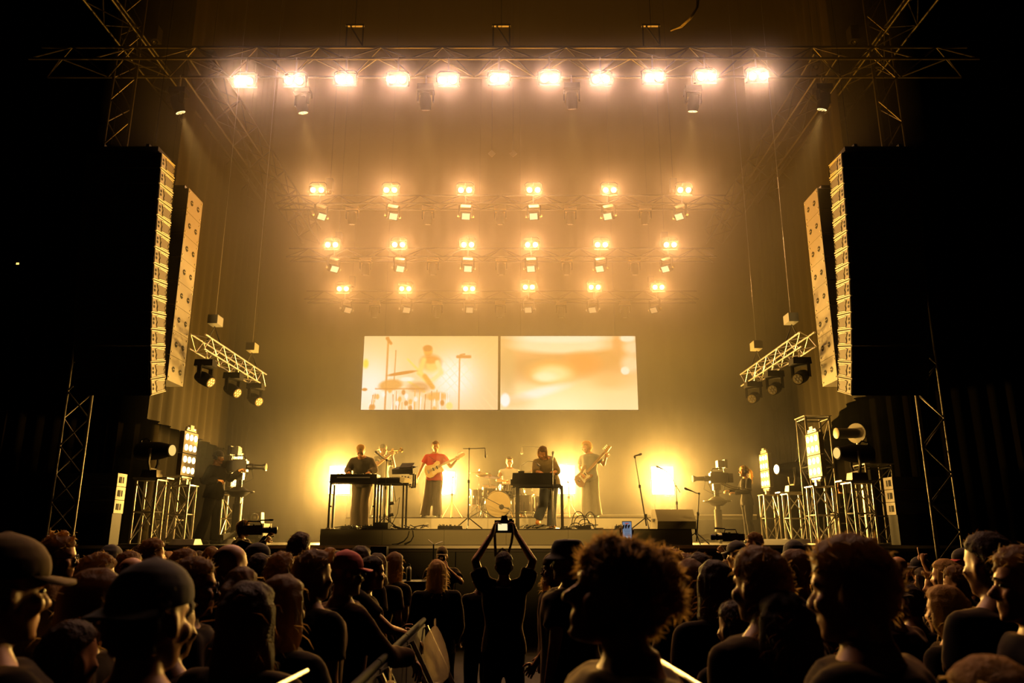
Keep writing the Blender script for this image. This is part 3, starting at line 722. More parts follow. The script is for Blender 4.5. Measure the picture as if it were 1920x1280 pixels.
# ================================================================ ground stacks, wing drapes, roof towers
def stack(label, pxin, py0, py1, Y, s, n):
    a, b = at(pxin, py0, Y), at(pxin, py1, Y); h = (a.z - b.z) / n
    t = thing('ground_stack', label, 'speaker', (a.x, Y, b.z), 0, 'ground stacked speakers')
    for i in range(n):
        z = h * (i + .5)
        cab = part(MB().box((s * 0.6, 0.17, z), (1.2, 0.34, h - 0.01)), 'speaker_box', SPKR, t)
        for mb, nm, m in [(MB().box((s * 0.6, -0.006, z), (1.14, 0.012, h - 0.06)), 'grille', GRILLE), (MB().box((-s * 0.004, 0.15, z), (0.008, 0.16, 0.11)), 'handle_hole', DARKHOLE), (MB().box((-s * 0.008, 0.15, z), (0.008, 0.02, 0.12)), 'handle_bar', SPKR)]:
            o = part(mb, nm, m, None); o.parent = cab; KIDS.setdefault(cab.name, []).append(o)
    return a, b
a, b = stack('stack of three black speakers on a dark plinth at the left stage wing', 222, 886, 962, 14.1, -1, 3)
solo(MB().box((a.x - 0.62, 14.28, (b.z + DZ) / 2), (1.2, 0.34, b.z - DZ)), 'speaker_plinth', BLACK, 'dark plinth under the left speaker stack', 'plinth')
a, b = stack('stack of three black speakers on a dark plinth at the right stage wing', 1672, 893, 965, 14.1, 1, 3)
solo(MB().box((a.x + 0.62, 14.28, (b.z + DZ) / 2), (1.2, 0.34, b.z - DZ)), 'speaker_plinth', BLACK, 'dark plinth under the right speaker stack', 'plinth')
WING = mat('wing_drape', (0.030, 0.025, 0.015), 0.9, spec=0.05)
for s, nm in ((-1, 'left'), (1, 'right')):
    solo(pleats([(s * 7.45, 16.0), (s * 10.5, 15.7)], DZ, 7.4, 0.34, 0.06, 5 + s), 'wing_drape', mat('wing_drape_lit', (0.16, 0.13, 0.08), 0.9, spec=0.05), 'low pleated dark drape at the %s wing behind the speaker stack' % nm, 'curtain', smooth=True)  # lighter copy of the drape colour stands in for light on these folds
    hem = (lambda u, f, z0, z1: z0 + (z1 - z0) * f + (1 - f) * 0.55 * math.sin(u * 5 + 1)) if s > 0 else None
    solo(pleats([(s * 7.15, 14.9), (s * 7.9, 22.8)], 4.1, CEIL, 0.6, 0.06, 9 + s, hem), 'side_drape', WING, 'long raised drape hanging along the %s side of the stage' % nm, 'curtain', smooth=True)
    solo(pleats([(s * 8.4, 15.8), (s * 8.6, 22.9)], DZ, 8.0, 0.5, 0.08, 2 + s), 'wing_mask', CLOTH, 'dark masking drape behind the %s lamp towers' % nm, 'curtain', smooth=True)
for (x0, y0), (x1, y1), lab, side in (((160, 742), (118, 958), 'slim lattice roof mast at the left between line array and speaker stack', -1), ((1712, 748), (1772, 965), 'slim lattice roof mast at the right beyond the speaker stack', 1)):
    a, b = at(x0, y0, 13.2), at(x1, y1, 13.2)
    truss('roof_mast', lab, (b.x, 13.2, 0.0), (b.x - side * 0.0, 13.2, 12.5), [(-0.22, 0, 0), (0.22, 0, 0), (0, 0.36, 0)], 26, 0.026, 0.014, TRUSSM, 'roof masts')
# drop cable near the top right
a = at(1308, -30, 12.2); b = at(1257, 57, 12.6)
solo(MB().tube([a, at(1306, 15, 12.2), at(1292, 35, 12.3), at(1275, 50, 12.5), b], 0.02, 6).tube([at(1313, -30, 12.2), at(1309, 14, 12.2), at(1296, 35, 12.3), at(1278, 51, 12.5), b], 0.012, 5), 'power_cable', mat('cable_tan', (0.5, 0.4, 0.25), 0.6), 'pale cable curving down to the front truss near its right half', 'cable', smooth=True)
# low pale slabs added for the pale strips along the deck edge
for px0, px1, py0, py1, Y, lab in ((334, 372, 994, 1004, 14.9, 'pale low slab beside the left camera operator'), (420, 446, 996, 1003, 15.4, 'short pale slab behind the left camera operator'), (326, 372, 1008, 1016, 14.3, 'long pale slab lying on the left stage edge'),
                                  (1468, 1532, 992, 1003, 15.0, 'pale low slab in front of the right towers'), (1420, 1475, 1004, 1012, 14.35, 'long pale slab lying on the right stage edge')):
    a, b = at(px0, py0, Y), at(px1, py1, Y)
    solo(MB().box(((a.x + b.x) / 2, Y, DZ + 0.05), (b.x - a.x, 0.42, 0.1), taper=0.94, tapy=0.6), 'pale_slab', mat('slab_cream', (0.75, 0.70, 0.55), 0.5), lab, 'ramp')

# small lamp on the back wall and two diamond plates hung above the band
p = at(31, 493, 23.9); t = thing('wall_lamp', 'tiny orange lamp glowing on the dark wall at the far left', 'lamp', (p.x, 23.98, p.z))
part(MB().box((0, 0, 0), (.14, .04, .10)), 'housing', BLACK, t); part(MB().box((.0, -.024, 0), (.09, .01, .06)), 'lens', emis('wall_lamp_glow', (1.0, .55, .12), 2.5), t)
for px, nm in ((922, 'left one of two'), (962, 'right one of two')):
    p = at(px, 288, 17.6); t = thing('hanging_plate', 'small diamond shaped plate hung above the upstage trusses, ' + nm, 'plate', p)
    part(MB().box((0, 0, 0), (.14, .03, .14), (0, math.pi / 4, 0)), 'plate', mat('plate_tan', (.5, .42, .28), .5), t); part(MB().cyl((0, 0, .09), (0, 0, CEIL - p.z), .005, n=5), 'hang_wire', BLACKM, t)
# ================================================================ people: one continuous remeshed body, hair and clothes as children
TMP = bpy.data.scenes.new('workbench')
def remesh(mb, voxel, smooth=2, disp=0.0, dscale=9.0, seed=0, extra=None, name='body', m=None, fold=None):
    me = mb.mesh('raw', None); o = bpy.data.objects.new('raw', me); TMP.collection.objects.link(o)
    r = o.modifiers.new('r', 'REMESH'); r.mode = 'VOXEL'; r.voxel_size = voxel; r.adaptivity = 0.0
    if smooth: k = o.modifiers.new('s', 'SMOOTH'); k.factor = 0.5; k.iterations = smooth
    vl = TMP.view_layers[0]; vl.update(); dg = vl.depsgraph
    out = bpy.data.meshes.new_from_object(o.evaluated_get(dg))
    bpy.data.objects.remove(o); bpy.data.meshes.remove(me); out.name = name
    if disp:
        n = len(out.vertices); co = np.empty(n * 3, np.float32); no = np.empty(n * 3, np.float32)
        out.vertices.foreach_get('co', co); out.vertex_normals.foreach_get('vector', no)
        co = co.reshape(-1, 3); no = no.reshape(-1, 3); off = V((seed * 3.1, seed * 1.7, 0))
        f = fold or (1, 1, 0.55)
        w = np.array([noise.noise(V((p[0] * dscale * f[0], p[1] * dscale * f[1], p[2] * dscale * f[2])) + off) for p in co.tolist()], np.float32)
        co += no * (w * disp)[:, None]; out.vertices.foreach_set('co', co.ravel())
    if extra is not None and extra.v:
        em = extra.mesh('e', None); bm = bmesh.new(); bm.from_mesh(out); bm.from_mesh(em); bm.to_mesh(out); bm.free(); bpy.data.meshes.remove(em)
    for p in out.polygons: p.use_smooth = True
    if m: out.materials.clear(); out.materials.append(m)
    return out

J0 = dict(pelvis=(0, 0, .95), waist=(0, .005, 1.10), chest=(0, .005, 1.30), neck=(0, -.012, 1.475), head=(0, .02, 1.625),
          sL=(-.185, -.01, 1.425), sR=(.185, -.01, 1.425), eL=(-.235, -.03, 1.14), eR=(.235, -.03, 1.14), wL=(-.225, .06, .90), wR=(.225, .06, .90),
          hL=(-.095, 0, .93), hR=(.095, 0, .93), kL=(-.11, .015, .50), kR=(.11, .015, .50), aL=(-.115, -.03, .09), aR=(.115, -.03, .09), tL=(-.135, .12, .03), tR=(.135, .12, .03))
def joints(**kw):
    j = dict(J0); j.update(kw); j = {k: (V(v) if isinstance(v, tuple) else v) for k, v in j.items()}
    up = (j['neck'] - j['chest']).normalized()
    for s in 'LR':
        if j['e' + s].z < j['s' + s].z: j['s' + s] = j['s' + s] - up * .035
    return j
def head_matrix(c, yaw=0, pitch=0, roll=0):
    """yaw > 0 turns to the person's left, pitch > 0 looks down"""
    R = Matrix.Rotation(math.radians(yaw), 3, 'Z') @ Matrix.Rotation(math.radians(-pitch), 3, 'X') @ Matrix.Rotation(math.radians(roll), 3, 'Y')
    return R, V(c)
HEADR = [(-.122, .070, .030, .016), (-.112, .086, .008, .034), (-.092, .090, -.022, .049), (-.065, .088, -.058, .059), (-.035, .089, -.086, .066), (0, .083, -.098, .071), (.03, .090, -.103, .075), (.06, .086, -.100, .0745), (.085, .072, -.085, .065), (.105, .047, -.060, .047), (.118, .018, -.030, .024), (.122, .0, -.01, .008)]
def head_mb(mb, H, k=1.0, nose=1.0):
    R, c = H; T = lambda p: c + R @ (V(p) * k)
    ax, ay = R @ V((1, 0, 0)) * k, R @ V((0, 1, 0)) * k
    mb.rings([(T((0, (f + b) / 2, z)), ax * w, ay * ((f - b) / 2)) for z, f, b, w in HEADR], 18)
    mb.cap(T((0, .082, .006)), T((0, .082 + .030 * nose, -.034)), .011 * k, .0135 * k, 8)
    for s in (-1, 1):
        mb.ell(T((s * .013, .096, -.038)), (.010 * k, .012 * k, .009 * k), R, 8, 6)
        mb.ell(T((s * .047, .060, -.030)), (.024 * k, .026 * k, .026 * k), R, 10, 6)
        mb.ell(T((s * .079, -.012, -.012)), (.010 * k, .021 * k, .034 * k), R @ Euler((.2, 0, s * .35)).to_matrix(), 10, 6)
        mb.cap(T((s * .012, .087, .023)), T((s * .045, .074, .022)), .011 * k, .009 * k, 8)
    mb.ell(T((0, .088, -.066)), (.023 * k, .0125 * k, .0065 * k), R, 10, 6); mb.ell(T((0, .086, -.079)), (.020 * k, .0125 * k, .0075 * k), R, 10, 6)
    mb.ell(T((0, .080, -.108)), (.022 * k, .016 * k, .015 * k), R, 10, 6)
    return mb
def hand_mb(mb, ex, w, d, n, s, curl=0.5, k=1.0):
    """palm into mb, five fingers into ex. w wrist, d pointing out along the hand, n out of the palm, s: +1 thumb on the side d x n"""
    cs = curl if isinstance(curl, tuple) else (curl,) * 4
    d = V(d).normalized(); n = V(n); n = (n - d * n.dot(d)).normalized(); t = d.cross(n).normalized() * s; w = V(w)
    R = Matrix((t, d, n)).transposed()
    mb.ell(w + d * .045 * k, (.040 * k, .052 * k, .017 * k), R, 10, 6); mb.cap(w, w + d * .03 * k, .026 * k, .024 * k, 8)
    for i, L in enumerate((.072, .080, .074, .058)):
        o = (1.5 - i) * .0195 * k; p = w + d * .075 * k + t * o; curl = cs[i]; a = 0.12 * curl; v = (d + t * (1.5 - i) * .06).normalized(); pts = [p - d * .02 * k, p]
        for q in (.45, .32, .23):
            a += curl * .85; p = p + (v * math.cos(a) + n * math.sin(a)) * (L * q * k); pts.append(p)
        ex.tube(pts + [pts[-1] + (pts[-1] - pts[-2]).normalized() * .004], [.0095 * k, .0092 * k, .0085 * k, .0078 * k, .0066 * k, .003 * k], 6)
    p = w + d * .02 * k + t * .028 * k; v = (d * .7 + t * .75 + n * .25).normalized(); pts = [p, p + v * .036 * k]
    v2 = (d * .9 + t * .25 + n * (.2 + .4 * curl)).normalized(); pts += [pts[-1] + v2 * .03 * k, pts[-1] + v2 * .03 * k + (v2 + n * .4 * curl).normalized() * .024 * k]
    ex.tube(pts, [.013 * k, .0105 * k, .0095 * k, .006 * k], 6)

SKIN = mat('skin_light', (0.56, 0.25, 0.09), 0.5, spec=0.3); SKIN2 = mat('skin_tan', (0.36, 0.15, 0.05), 0.5, spec=0.3); SKIN3 = mat('skin_pale', (0.64, 0.31, 0.13), 0.5, spec=0.3)
HAIRD = mat('hair_dark', (0.04, 0.018, 0.008), 0.55, spec=0.12, sheen=0.08, bump=0.9, bscale=110); HAIRB = mat('hair_brown', (0.12, 0.062, 0.022), 0.55, spec=0.12, sheen=0.08, bump=0.9, bscale=110); HAIRL = mat('hair_blond', (0.58, 0.32, 0.09), 0.55, spec=0.12, sheen=0.08, bump=0.9, bscale=110); HAIRG = mat('hair_grey', (0.35, 0.30, 0.24), 0.55, spec=0.12, sheen=0.08, bump=0.9, bscale=110)

def glow_hair(m, col, f):
    """hair lets light through: part of the surface is translucent"""
    nt = m.node_tree; out = nt.nodes['Material Output']; b = nt.nodes['Principled BSDF']
    t = nt.nodes.new('ShaderNodeBsdfTranslucent'); t.inputs[0].default_value = (*col, 1); x = nt.nodes.new('ShaderNodeMixShader'); x.inputs[0].default_value = f
    nt.links.new(b.outputs[0], x.inputs[1]); nt.links.new(t.outputs[0], x.inputs[2]); nt.links.new(x.outputs[0], out.inputs[0])
for m_, c_ in ((HAIRD, (.24, .11, .03)), (HAIRB, (.72, .44, .15)), (HAIRL, (.9, .62, .24)), (HAIRG, (.6, .45, .25))): glow_hair(m_, c_, .4)
def torso_rings(j, g, top=True, z0=None):
    """ellipse rings up the spine; g grows them"""
    def rt(a, b):
        v = j[b] - j[a]; return v.normalized()
    rs_, rh = rt('sL', 'sR'), rt('hL', 'hR'); rings = []
    sp = [j['pelvis'] - (j['waist'] - j['pelvis']).normalized() * .09, j['pelvis'], j['waist'], j['chest'], (j['chest'] + j['neck']) / 2 + (j['neck'] - j['chest']) * .08, j['neck'] - (j['neck'] - j['chest']).normalized() * .02, j['neck'] + (j['neck'] - j['chest']).normalized() * .03]
    wd_ = [(.150, .115), (.170, .122), (.145, .105), (.168, .118), (.180, .108), (.115, .078), (.062, .060)]
    b = j.get('build', 1.0); f = j.get('fem', 0)
    if f: wd_ = [(.160, .118), (.172, .124), (.122, .092), (.150, .118), (.155, .098), (.095, .070), (.052, .052)]
    for i, (p, (rx, ry)) in enumerate(zip(sp, wd_)):
        t = i / 6; r = (rh * (1 - t) + rs_ * t).normalized(); a = (sp[min(i + 1, 6)] - sp[max(i - 1, 0)]).normalized()
        r = (r - a * r.dot(a)).normalized(); fw = a.cross(r) * 1.0
        bb = b if i < 5 else 1
        rings.append((p, r * (rx * bb + g), fw * (ry * bb + g)))
    return rings
def figure(name, label, loc, rz, j, head=(0, 0, 0), skin=None, hands=None, voxel=.013, scale=1.0, group=None, head_k=1.0, nose=1.0, eyes=False):
    """the bare body: torso, neck, head, arms, legs and feet as one surface"""
    mb, ex = MB(), MB(); hk = hands or {}
    mb.rings(torso_rings(j, 0.0), 16)
    H = head_matrix(j['head'], *head)
    mb.cap(j['neck'] - V((0, 0, .03)), j['head'] + H[0] @ V((0, -.025, -.07)), .060 if not j.get('fem') else .050, .052 if not j.get('fem') else .044, 12)
    head_mb(mb, H, head_k, nose)
    for s in 'LR':
        S, E, W = j['s' + s], j['e' + s], j['w' + s]; am = j.get('arm', 1.0)
        mb.cap(j['neck'] - V((0, 0, .06)), S, .05, .055 * am, 10); mb.cap(S, E, .054 * am, .039 * am, 10); mb.cap(E, W, .040 * am, .026 * am, 10)
        d, n, c = hk.get(s, ((W - E), None, .45)); side = 1
        if n is None: n = V((1 if s == 'L' else -1, 0, 0))
        dd, nn = V(d).normalized(), V(n); t = dd.cross(nn)
        side = hk.get(s + 't', 1 if t.dot(V((0, 1, .3))) > 0 else -1)
        hand_mb(mb, ex, W + dd * .012, dd, nn, side, c)
        mb.cap(j['h' + s], j['k' + s], .088, .056, 12); mb.cap(j['k' + s], j['a' + s], .057, .036, 10)
        mb.cap(j['a' + s] - V((0, 0, .02)), j['t' + s], .042, .034, 10); mb.cap(j['a' + s] + (j['a' + s] - j['t' + s]) * .25 - V((0, 0, .03)), j['t' + s], .036, .034, 8)
    me = remesh(mb, voxel, 2, extra=ex, name='person', m=skin or SKIN)
    o = link(name, me, None, loc, (0, 0, rz)); o.scale = (scale,) * 3
    tag(o, label, 'person', group)
    if eyes:
        e = MB()
        for s in (-1, 1): e.ell(H[1] + H[0] @ V((s * .031, .0795, .002)), (.013, .007, .007), H[0], 8, 6)
        part(e, 'eyes', mat('eye_dark', (.03, .02, .015), .2), o, True)
        e = MB()
        for s in (-1, 1): e.strip([H[1] + H[0] @ V((s * x, y, z)) for x, y, z in ((.012, .0985, .021), (.03, .095, .027), (.048, .08, .021))], H[0] @ V((0, 0, .004)), H[0] @ V((0, .003, 0)))
        part(e, 'eyebrows', HAIRD, o)
    return o, H
def tube_limb(mb, pts, rs, n=12):
    for a, b, ra, rb in zip(pts, pts[1:], rs, rs[1:]): mb.cap(a, b, ra, rb, n)
    return mb
def cuff(mb, a, b, ra, rb, n=12):
    """flat ended sleeve or trouser piece"""
    return mb.cyl(a, b, ra, rb, n)
def wear_top(o, j, m, sleeve='short', g=.018, name='shirt', voxel=.016, hem=-.10, loose=0.0, seed=0, neck=True):
    mb = MB(); rg = torso_rings(j, g + loose)
    dn = (j['pelvis'] - j['waist']).normalized(); b0 = rg[1]
    rg = [(j['pelvis'] - dn * hem * 0 + dn * (-hem), b0[1] * 1.02, b0[2] * 1.04)] + rg[1:6]
    mb.rings(rg, 18)
    for s in 'LR':
        S, E, W = j['s' + s], j['e' + s], j['w' + s]; am = j.get('arm', 1.0)
        mb.cap(j['neck'] - V((0, 0, .055)), S, .058 + g * .4, .056 * am + g, 10)
        if sleeve == 'none': continue
        if sleeve == 'short':
            e2 = S + (E - S) * .62; mb.cap(S, S + (E - S) * .3, .056 * am + g, .054 * am + g, 12); cuff(mb, S, e2, .056 * am + g, .057 * am + g + loose * .5)
        elif sleeve == 'elbow':
            mb.cap(S, E, .055 * am + g, .05 * am + g, 12); cuff(mb, E - (E - S) * .2, E + (W - E) * .25, .05 * am + g, .055 * am + g)
        else:
            mb.cap(S, E, .055 * am + g, .044 * am + g + loose * .4, 12); mb.cap(E, W - (W - E) * .2, .045 * am + g + loose * .4, .036 + g * .8, 12); cuff(mb, E + (W - E) * .6, W - (W - E) * .03, .038 + g, .032 + g)
    me = remesh(mb, voxel, 2, disp=.012, dscale=11, seed=seed + 1, name=name, m=m)
    return link(name, me, o)
def wear_legs(o, j, m, g=.016, hem_r=.085, name='trousers', voxel=.017, seed=0, short=0.0):
    mb = MB(); rg = torso_rings(j, g)[:2]; dn = (j['waist'] - j['pelvis']).normalized()
    mb.rings([(rg[0][0] - dn * .02, rg[0][1] * .8, rg[0][2] * .9), rg[0], rg[1], (j['pelvis'] + dn * .06, rg[1][1] * .94, rg[1][2] * .94)], 18)
    for s in 'LR':
        h, k, a = j['h' + s], j['k' + s], j['a' + s]
        mb.cap(h, k, .092 + g, .058 + g + (hem_r - .06) * .4, 12); e = k + (a - k) * (1.0 - short) - V((0, 0, .02 if not short else 0))
        mb.cap(k, k + (e - k) * .5, .058 + g + (hem_r - .06) * .4, .05 + g + (hem_r - .06) * .7, 12); cuff(mb, k + (e - k) * .3, e, .052 + g + (hem_r - .06) * .55, hem_r)
    return link(name, remesh(mb, voxel, 2, disp=.014, dscale=9, seed=seed + 5, name=name, m=m), o)
def wear_shoes(o, j, m, name='shoe'):
    for s in 'LR':
        a, t = j['a' + s], j['t' + s]; f = (t - a); f.z = 0; f = f.normalized() if f.length > .01 else V((0, 1, 0)); b = V((a.x, a.y, t.z + .01))
        mb = MB().cap(b - f * .05, t + f * .035, .047, .044, 10).cap(a - V((0, 0, .0)), b + f * .04, .05, .046, 10)
        link(name, remesh(mb, .012, 1, name=name, m=m), o)
def fuzz(ex, pts, nrm, n, L, seed, down=.5, w=.0016, fw=None):
    """loose strands: thin tapering ribbons leaving the hair surface"""
    r = random.Random(seed); N = len(pts)
    for _ in range(n):
        i = r.randrange(N); p, q = V(pts[i]), V(nrm[i]); t = V((r.uniform(-1, 1), r.uniform(-1, 1), r.uniform(-1, 1))); t = (t - q * t.dot(q)).normalized()
        l = L * r.uniform(.5, 1.3); d1 = (q * .40 + t * .9 + V((0, 0, -down))).normalized(); d2 = (d1 * .6 + t * .5 + V((0, 0, -down * 1.4))).normalized(); sdv = q.cross(d1).normalized() * w
        a, b, c = p - q * .004, p + d1 * l * .5, p + d1 * l * .5 + d2 * l * .5
        ex.add([a - sdv, a + sdv, b + sdv * .8, b - sdv * .8, c], [(0, 1, 2, 3), (3, 2, 4)])
def hair(o, H, style, m, seed=0, voxel=.009, k=1.0, strands=300, name='hair'):
    R, c = H; T = lambda p: c + R @ (V(p) * k); mb = MB(); r = random.Random(seed * 13 + 5)
    ax, ay = R @ V((1, 0, 0)) * k, R @ V((0, 1, 0)) * k
    def shell(rows): mb.rings([(T((0, (f + b) / 2, z)), ax * w, ay * ((f - b) / 2)) for z, f, b, w in rows], 18)
    L, disp, dsc, down = .05, .006, 40, .2
    short_rows = [(-.075, -.035, -.085, .055), (-.045, -.02, -.105, .070), (0, -.02, -.116, .080), (.03, .005, -.120, .083), (.06, .080, -.117, .084), (.09, .088, -.102, .078), (.115, .066, -.076, .058), (.134, .03, -.04, .03), (.139, .0, -.01, .01)]
    if style in ('short', 'crop', 'spiky', 'quiff'):
        f = .975 if style == 'crop' else 1.0
        shell([(z * (1 if z < .08 else f), a * f, b * f, w * f) for z, a, b, w in short_rows])
        if style == 'quiff':
            for i in range(9): mb.cap(T((-.05 + .0125 * i, .06, .095)), T((-.045 + .011 * i + r.uniform(-.01, .01), .095 + r.uniform(-.01, .01), .125 + r.uniform(-.01, .015))), .022, .010, 6)
        if style == 'spiky':
            for i in range(26):
                a = r.uniform(0, 6.28); q = r.uniform(0, 1); d = V((math.cos(a) * q * .06, math.sin(a) * q * .075, .0)); mb.cap(T(d + V((0, -.005, .105 - .02 * q))), T(d * 1.4 + V((0, .0, .15 + r.uniform(-.01, .02)))), .016, .004, 6)
        L, down = (.022 if style == 'crop' else .035), .1
    elif style in ('messy', 'curly', 'fluffy'):
        g = {'messy': 1.02, 'curly': 1.08, 'fluffy': 1.05}[style]
        if style == 'fluffy': shell([(z * .91 if z > 0 else z, a * 1.02, b * (1.0 + .24 * min(1, max(0, (z + .03) / .05)) * (1 if z < .11 else .4)), w * g) for z, a, b, w in short_rows])
        else: shell([(z * g if z > 0 else z, a * g, b * g, w * g) for z, a, b, w in short_rows])
        n = {'messy': 60, 'curly': 110, 'fluffy': 110}[style]
        for i in range(n):
            z = r.uniform(-.04 if style == 'curly' else .0, .12); a = r.uniform(math.pi * .93, math.pi * 2.07) if z < .045 else r.uniform(0, 6.28); q = math.sqrt(max(.05, 1 - (z / .15) ** 2)) * g
            mb.ell(T((math.cos(a) * .078 * q, -.015 + math.sin(a) * (.098 if style != 'fluffy' or math.sin(a) > 0 else .128) * q, z * (g if style != 'fluffy' else .90))), [r.uniform(.012, .022 if style != 'messy' else .016) for _ in range(3)], (r.random() * 3, r.random() * 3, 0), 8, 6)
        L, disp, down = (.035, .010, .1) if style != 'messy' else (.035, .008, .2)
    elif style in ('long', 'bob', 'ponytail', 'bun', 'parted'):
        end = {'long': -.40, 'parted': -.34, 'bob': -.17, 'ponytail': -.06, 'bun': -.06}[style]; g = 1.03
        shell([(z * (g if z > 0 else 1), (a if z > .05 or style in ('ponytail', 'bun') else min(a + .045, .05)) * g, b * g, w * g) for z, a, b, w in short_rows[1:]])
        if style in ('long', 'parted', 'bob'):
            n = 22
            for i in range(n):
                a = math.pi * (.90 + 1.20 * i / (n - 1)); b0 = V((math.cos(a) * .078, -.012 + math.sin(a) * .098, .05)); e = r.uniform(.86, 1.08) * end
                md = V((math.cos(a) * .086, -.012 + math.sin(a) * .106, end * .35)); en = V((math.cos(a) * (.064 + .03 * math.sin(i * 2.1 + seed)) + r.uniform(-.02, .02), -.03 + math.sin(a) * .080 + r.uniform(-.015, .015), e))
                # hang straight down in the world even when the head tilts
                p0, p1 = T(b0), T(md); p2 = p1 + V((0, 0, e - end * .35)) * k + R @ V((en.x - md.x, en.y - md.y, 0))
                mb.cap(p0, p1, .020 * k, .021 * k, 8); mb.cap(p1, p2, .021 * k, .007 * k, 8)
        elif style == 'ponytail':
            p = T((0, -.12, .05)); q = p + R @ V((0, -.05, -.03)) * k; mb.cap(T((0, -.09, .05)), p, .035, .026, 8); mb.cap(p, q, .026, .03, 8); mb.cap(q, q + V((0, 0, -.12)) + R @ V((0, -.01, 0)), .032, .03, 8); mb.cap(q + V((0, 0, -.12)), q + V((0, 0, -.26)), .03, .010, 8)
        else:
            mb.ell(T((0, -.10, .09)), (.045, .045, .042), None, 10, 8)
        L, disp, dsc, down = .08, .008, 30, .9
    elif style == 'beard':
        for s in (-1, 1): mb.cap(T((s * .068, .01, -.04)), T((s * .04, .065, -.10)), .018, .026, 8)
        mb.cap(T((-.035, .075, -.105)), T((.035, .075, -.105)), .026, .026, 8); mb.cap(T((0, .08, -.11)), T((0, .085, -.17)), .036, .018, 8); mb.cap(T((-.03, .095, -.056)), T((.03, .095, -.056)), .009, .009, 6)
        L, down, disp = .06, .6, .012
    me = remesh(mb, voxel, 1, disp=disp, dscale=dsc, seed=seed, name=name, m=m, fold=(1, 1, .35) if style in ('long', 'parted', 'bob', 'ponytail') else (1, 1, 1))
    if strands:
        ex = MB(); N = len(me.vertices); pick = [r.randrange(N) for _ in range(min(N, 4 * strands))]
        fuzz(ex, [me.vertices[i].co.copy() for i in pick], [me.vertex_normals[i].vector.copy() for i in pick], strands, L * k, seed, down)
        em = ex.mesh('e', None); bm = bmesh.new(); bm.from_mesh(me); bm.from_mesh(em); bm.to_mesh(me); bm.free(); bpy.data.meshes.remove(em)
        for p in me.polygons: p.use_smooth = True
    return link(name, me, o)
def cap_hat(o, H, m, k=1.0, back=False, name='cap', bm_=None, tilt=0):
    R, c = H; R = R @ Matrix.Rotation(math.radians(tilt), 3, 'X'); sgn = -1 if back else 1; T = lambda p: c + R @ (V(p) * k); ax, ay = R @ V((1, 0, 0)) * k, R @ V((0, 1, 0)) * k
    mb = MB().rings([(T((0, -.008, z)), ax * w, ay * l) for z, w, l in ((.035, .086, .112), (.055, .088, .114), (.085, .083, .107), (.115, .066, .086), (.135, .042, .055), (.145, .015, .02))], 20)
    mb.ell(T((0, -.008, .146)), (.009, .009, .006), R, 8, 6)
    h = link(name, remesh(mb, .009, 2, disp=.004, dscale=14, name=name, m=m), o)
    b = MB(); n = 12; pts = []
    for i in range(n + 1):
        a = math.pi * (i / n); pts.append((math.cos(a) * .078, math.sin(a)))
    top, bot = [], []
    for x, s in pts:
        top += [T((x, sgn * (.078 - .05 * (1 - s)) - .008, .045)), T((x * 1.0, sgn * (.075 + .105 * s ** .8) - .008, .045 - .030 * s - .030 * (x / .078) ** 2 + .012))]
    bot = [p - R @ V((0, 0, .006)) for p in top]; m2 = 2 * (n + 1)
    fs = []
    for i in range(n):
        a, b1, c1, d = 2 * i, 2 * i + 1, 2 * i + 3, 2 * i + 2
        fs += [(a, b1, c1, d), (m2 + d, m2 + c1, m2 + b1, m2 + a), (b1, m2 + b1, m2 + c1, c1), (a, d, m2 + d, m2 + a)]
    b.add(top + bot, fs)
    bo = part(b, 'brim', bm_ or m, None, True); bo.parent = h; KIDS.setdefault(h.name, []).append(bo)
    return h
def bucket_hat(o, H, m, k=1.0):
    R, c = H; T = lambda p: c + R @ (V(p) * k); ax, ay = R @ V((1, 0, 0)) * k, R @ V((0, 1, 0)) * k
    mb = MB().rings([(T((0, -.01, z)), ax * w, ay * l) for z, w, l in ((.008, .130, .160), (.018, .128, .158), (.045, .094, .120), (.10, .086, .108), (.135, .070, .088), (.142, .03, .04))], 24)
    return link('bucket_hat', remesh(mb, .009, 2, disp=.008, dscale=9, name='bucket_hat', m=m), o)
def beanie(o, H, m, k=1.0, name='beanie'):
    R, c = H; T = lambda p: c + R @ (V(p) * k); ax, ay = R @ V((1, 0, 0)) * k, R @ V((0, 1, 0)) * k
    mb = MB().rings([(T((0, -.012, z)), ax * w, ay * l) for z, w, l in ((.015, .084, .112), (.03, .089, .116), (.055, .089, .116), (.06, .086, .112), (.10, .078, .1), (.135, .05, .062), (.15, .02, .025))], 20)
    return link(name, remesh(mb, .009, 2, disp=.006, dscale=18, name=name, m=m), o)
def eyewear(o, H, k=1.0, name='glasses'):
    R, c = H; T = lambda p: c + R @ (V(p) * k); mb = MB()
    for s in (-1, 1):
        mb.torus(T((s * .033, .100, -.002)), R @ V((0, 1, 0)), .024, .0028, 16, 5); mb.tube([T((s * .057, .098, .004)), T((s * .076, .05, .004)), T((s * .08, -.01, .0)), T((s * .08, -.03, -.015))], .003, 5)
    mb.tube([T((-.010, .102, .004)), T((.010, .102, .004))], .003, 5)
    return part(mb, name, BLACKM, o, True)
def headset(o, H, k=1.0):
    R, c = H; T = lambda p: c + R @ (V(p) * k); h = thing('headset', None, None); del_ = None
    mb = MB()
    for s in (-1, 1): mb.cyl(T((s * .076, -.012, -.01)), T((s * .105, -.012, -.01)), .042, .036, 14)
    mb.tube([T((math.cos(a) * .092, -.012, .0 + math.sin(a) * .145)) for a in [math.pi * i / 12 for i in range(13)]], .010, 6)
    mb.tube([T((.09, .02, -.04)), T((.075, .08, -.075)), T((.04, .115, -.08))], .004, 5).ell(T((.035, .118, -.08)), (.01, .012, .01), R, 8, 6)
    bpy.data.objects.remove(h)
    return part(mb, 'headset', BLACKM, o, True)
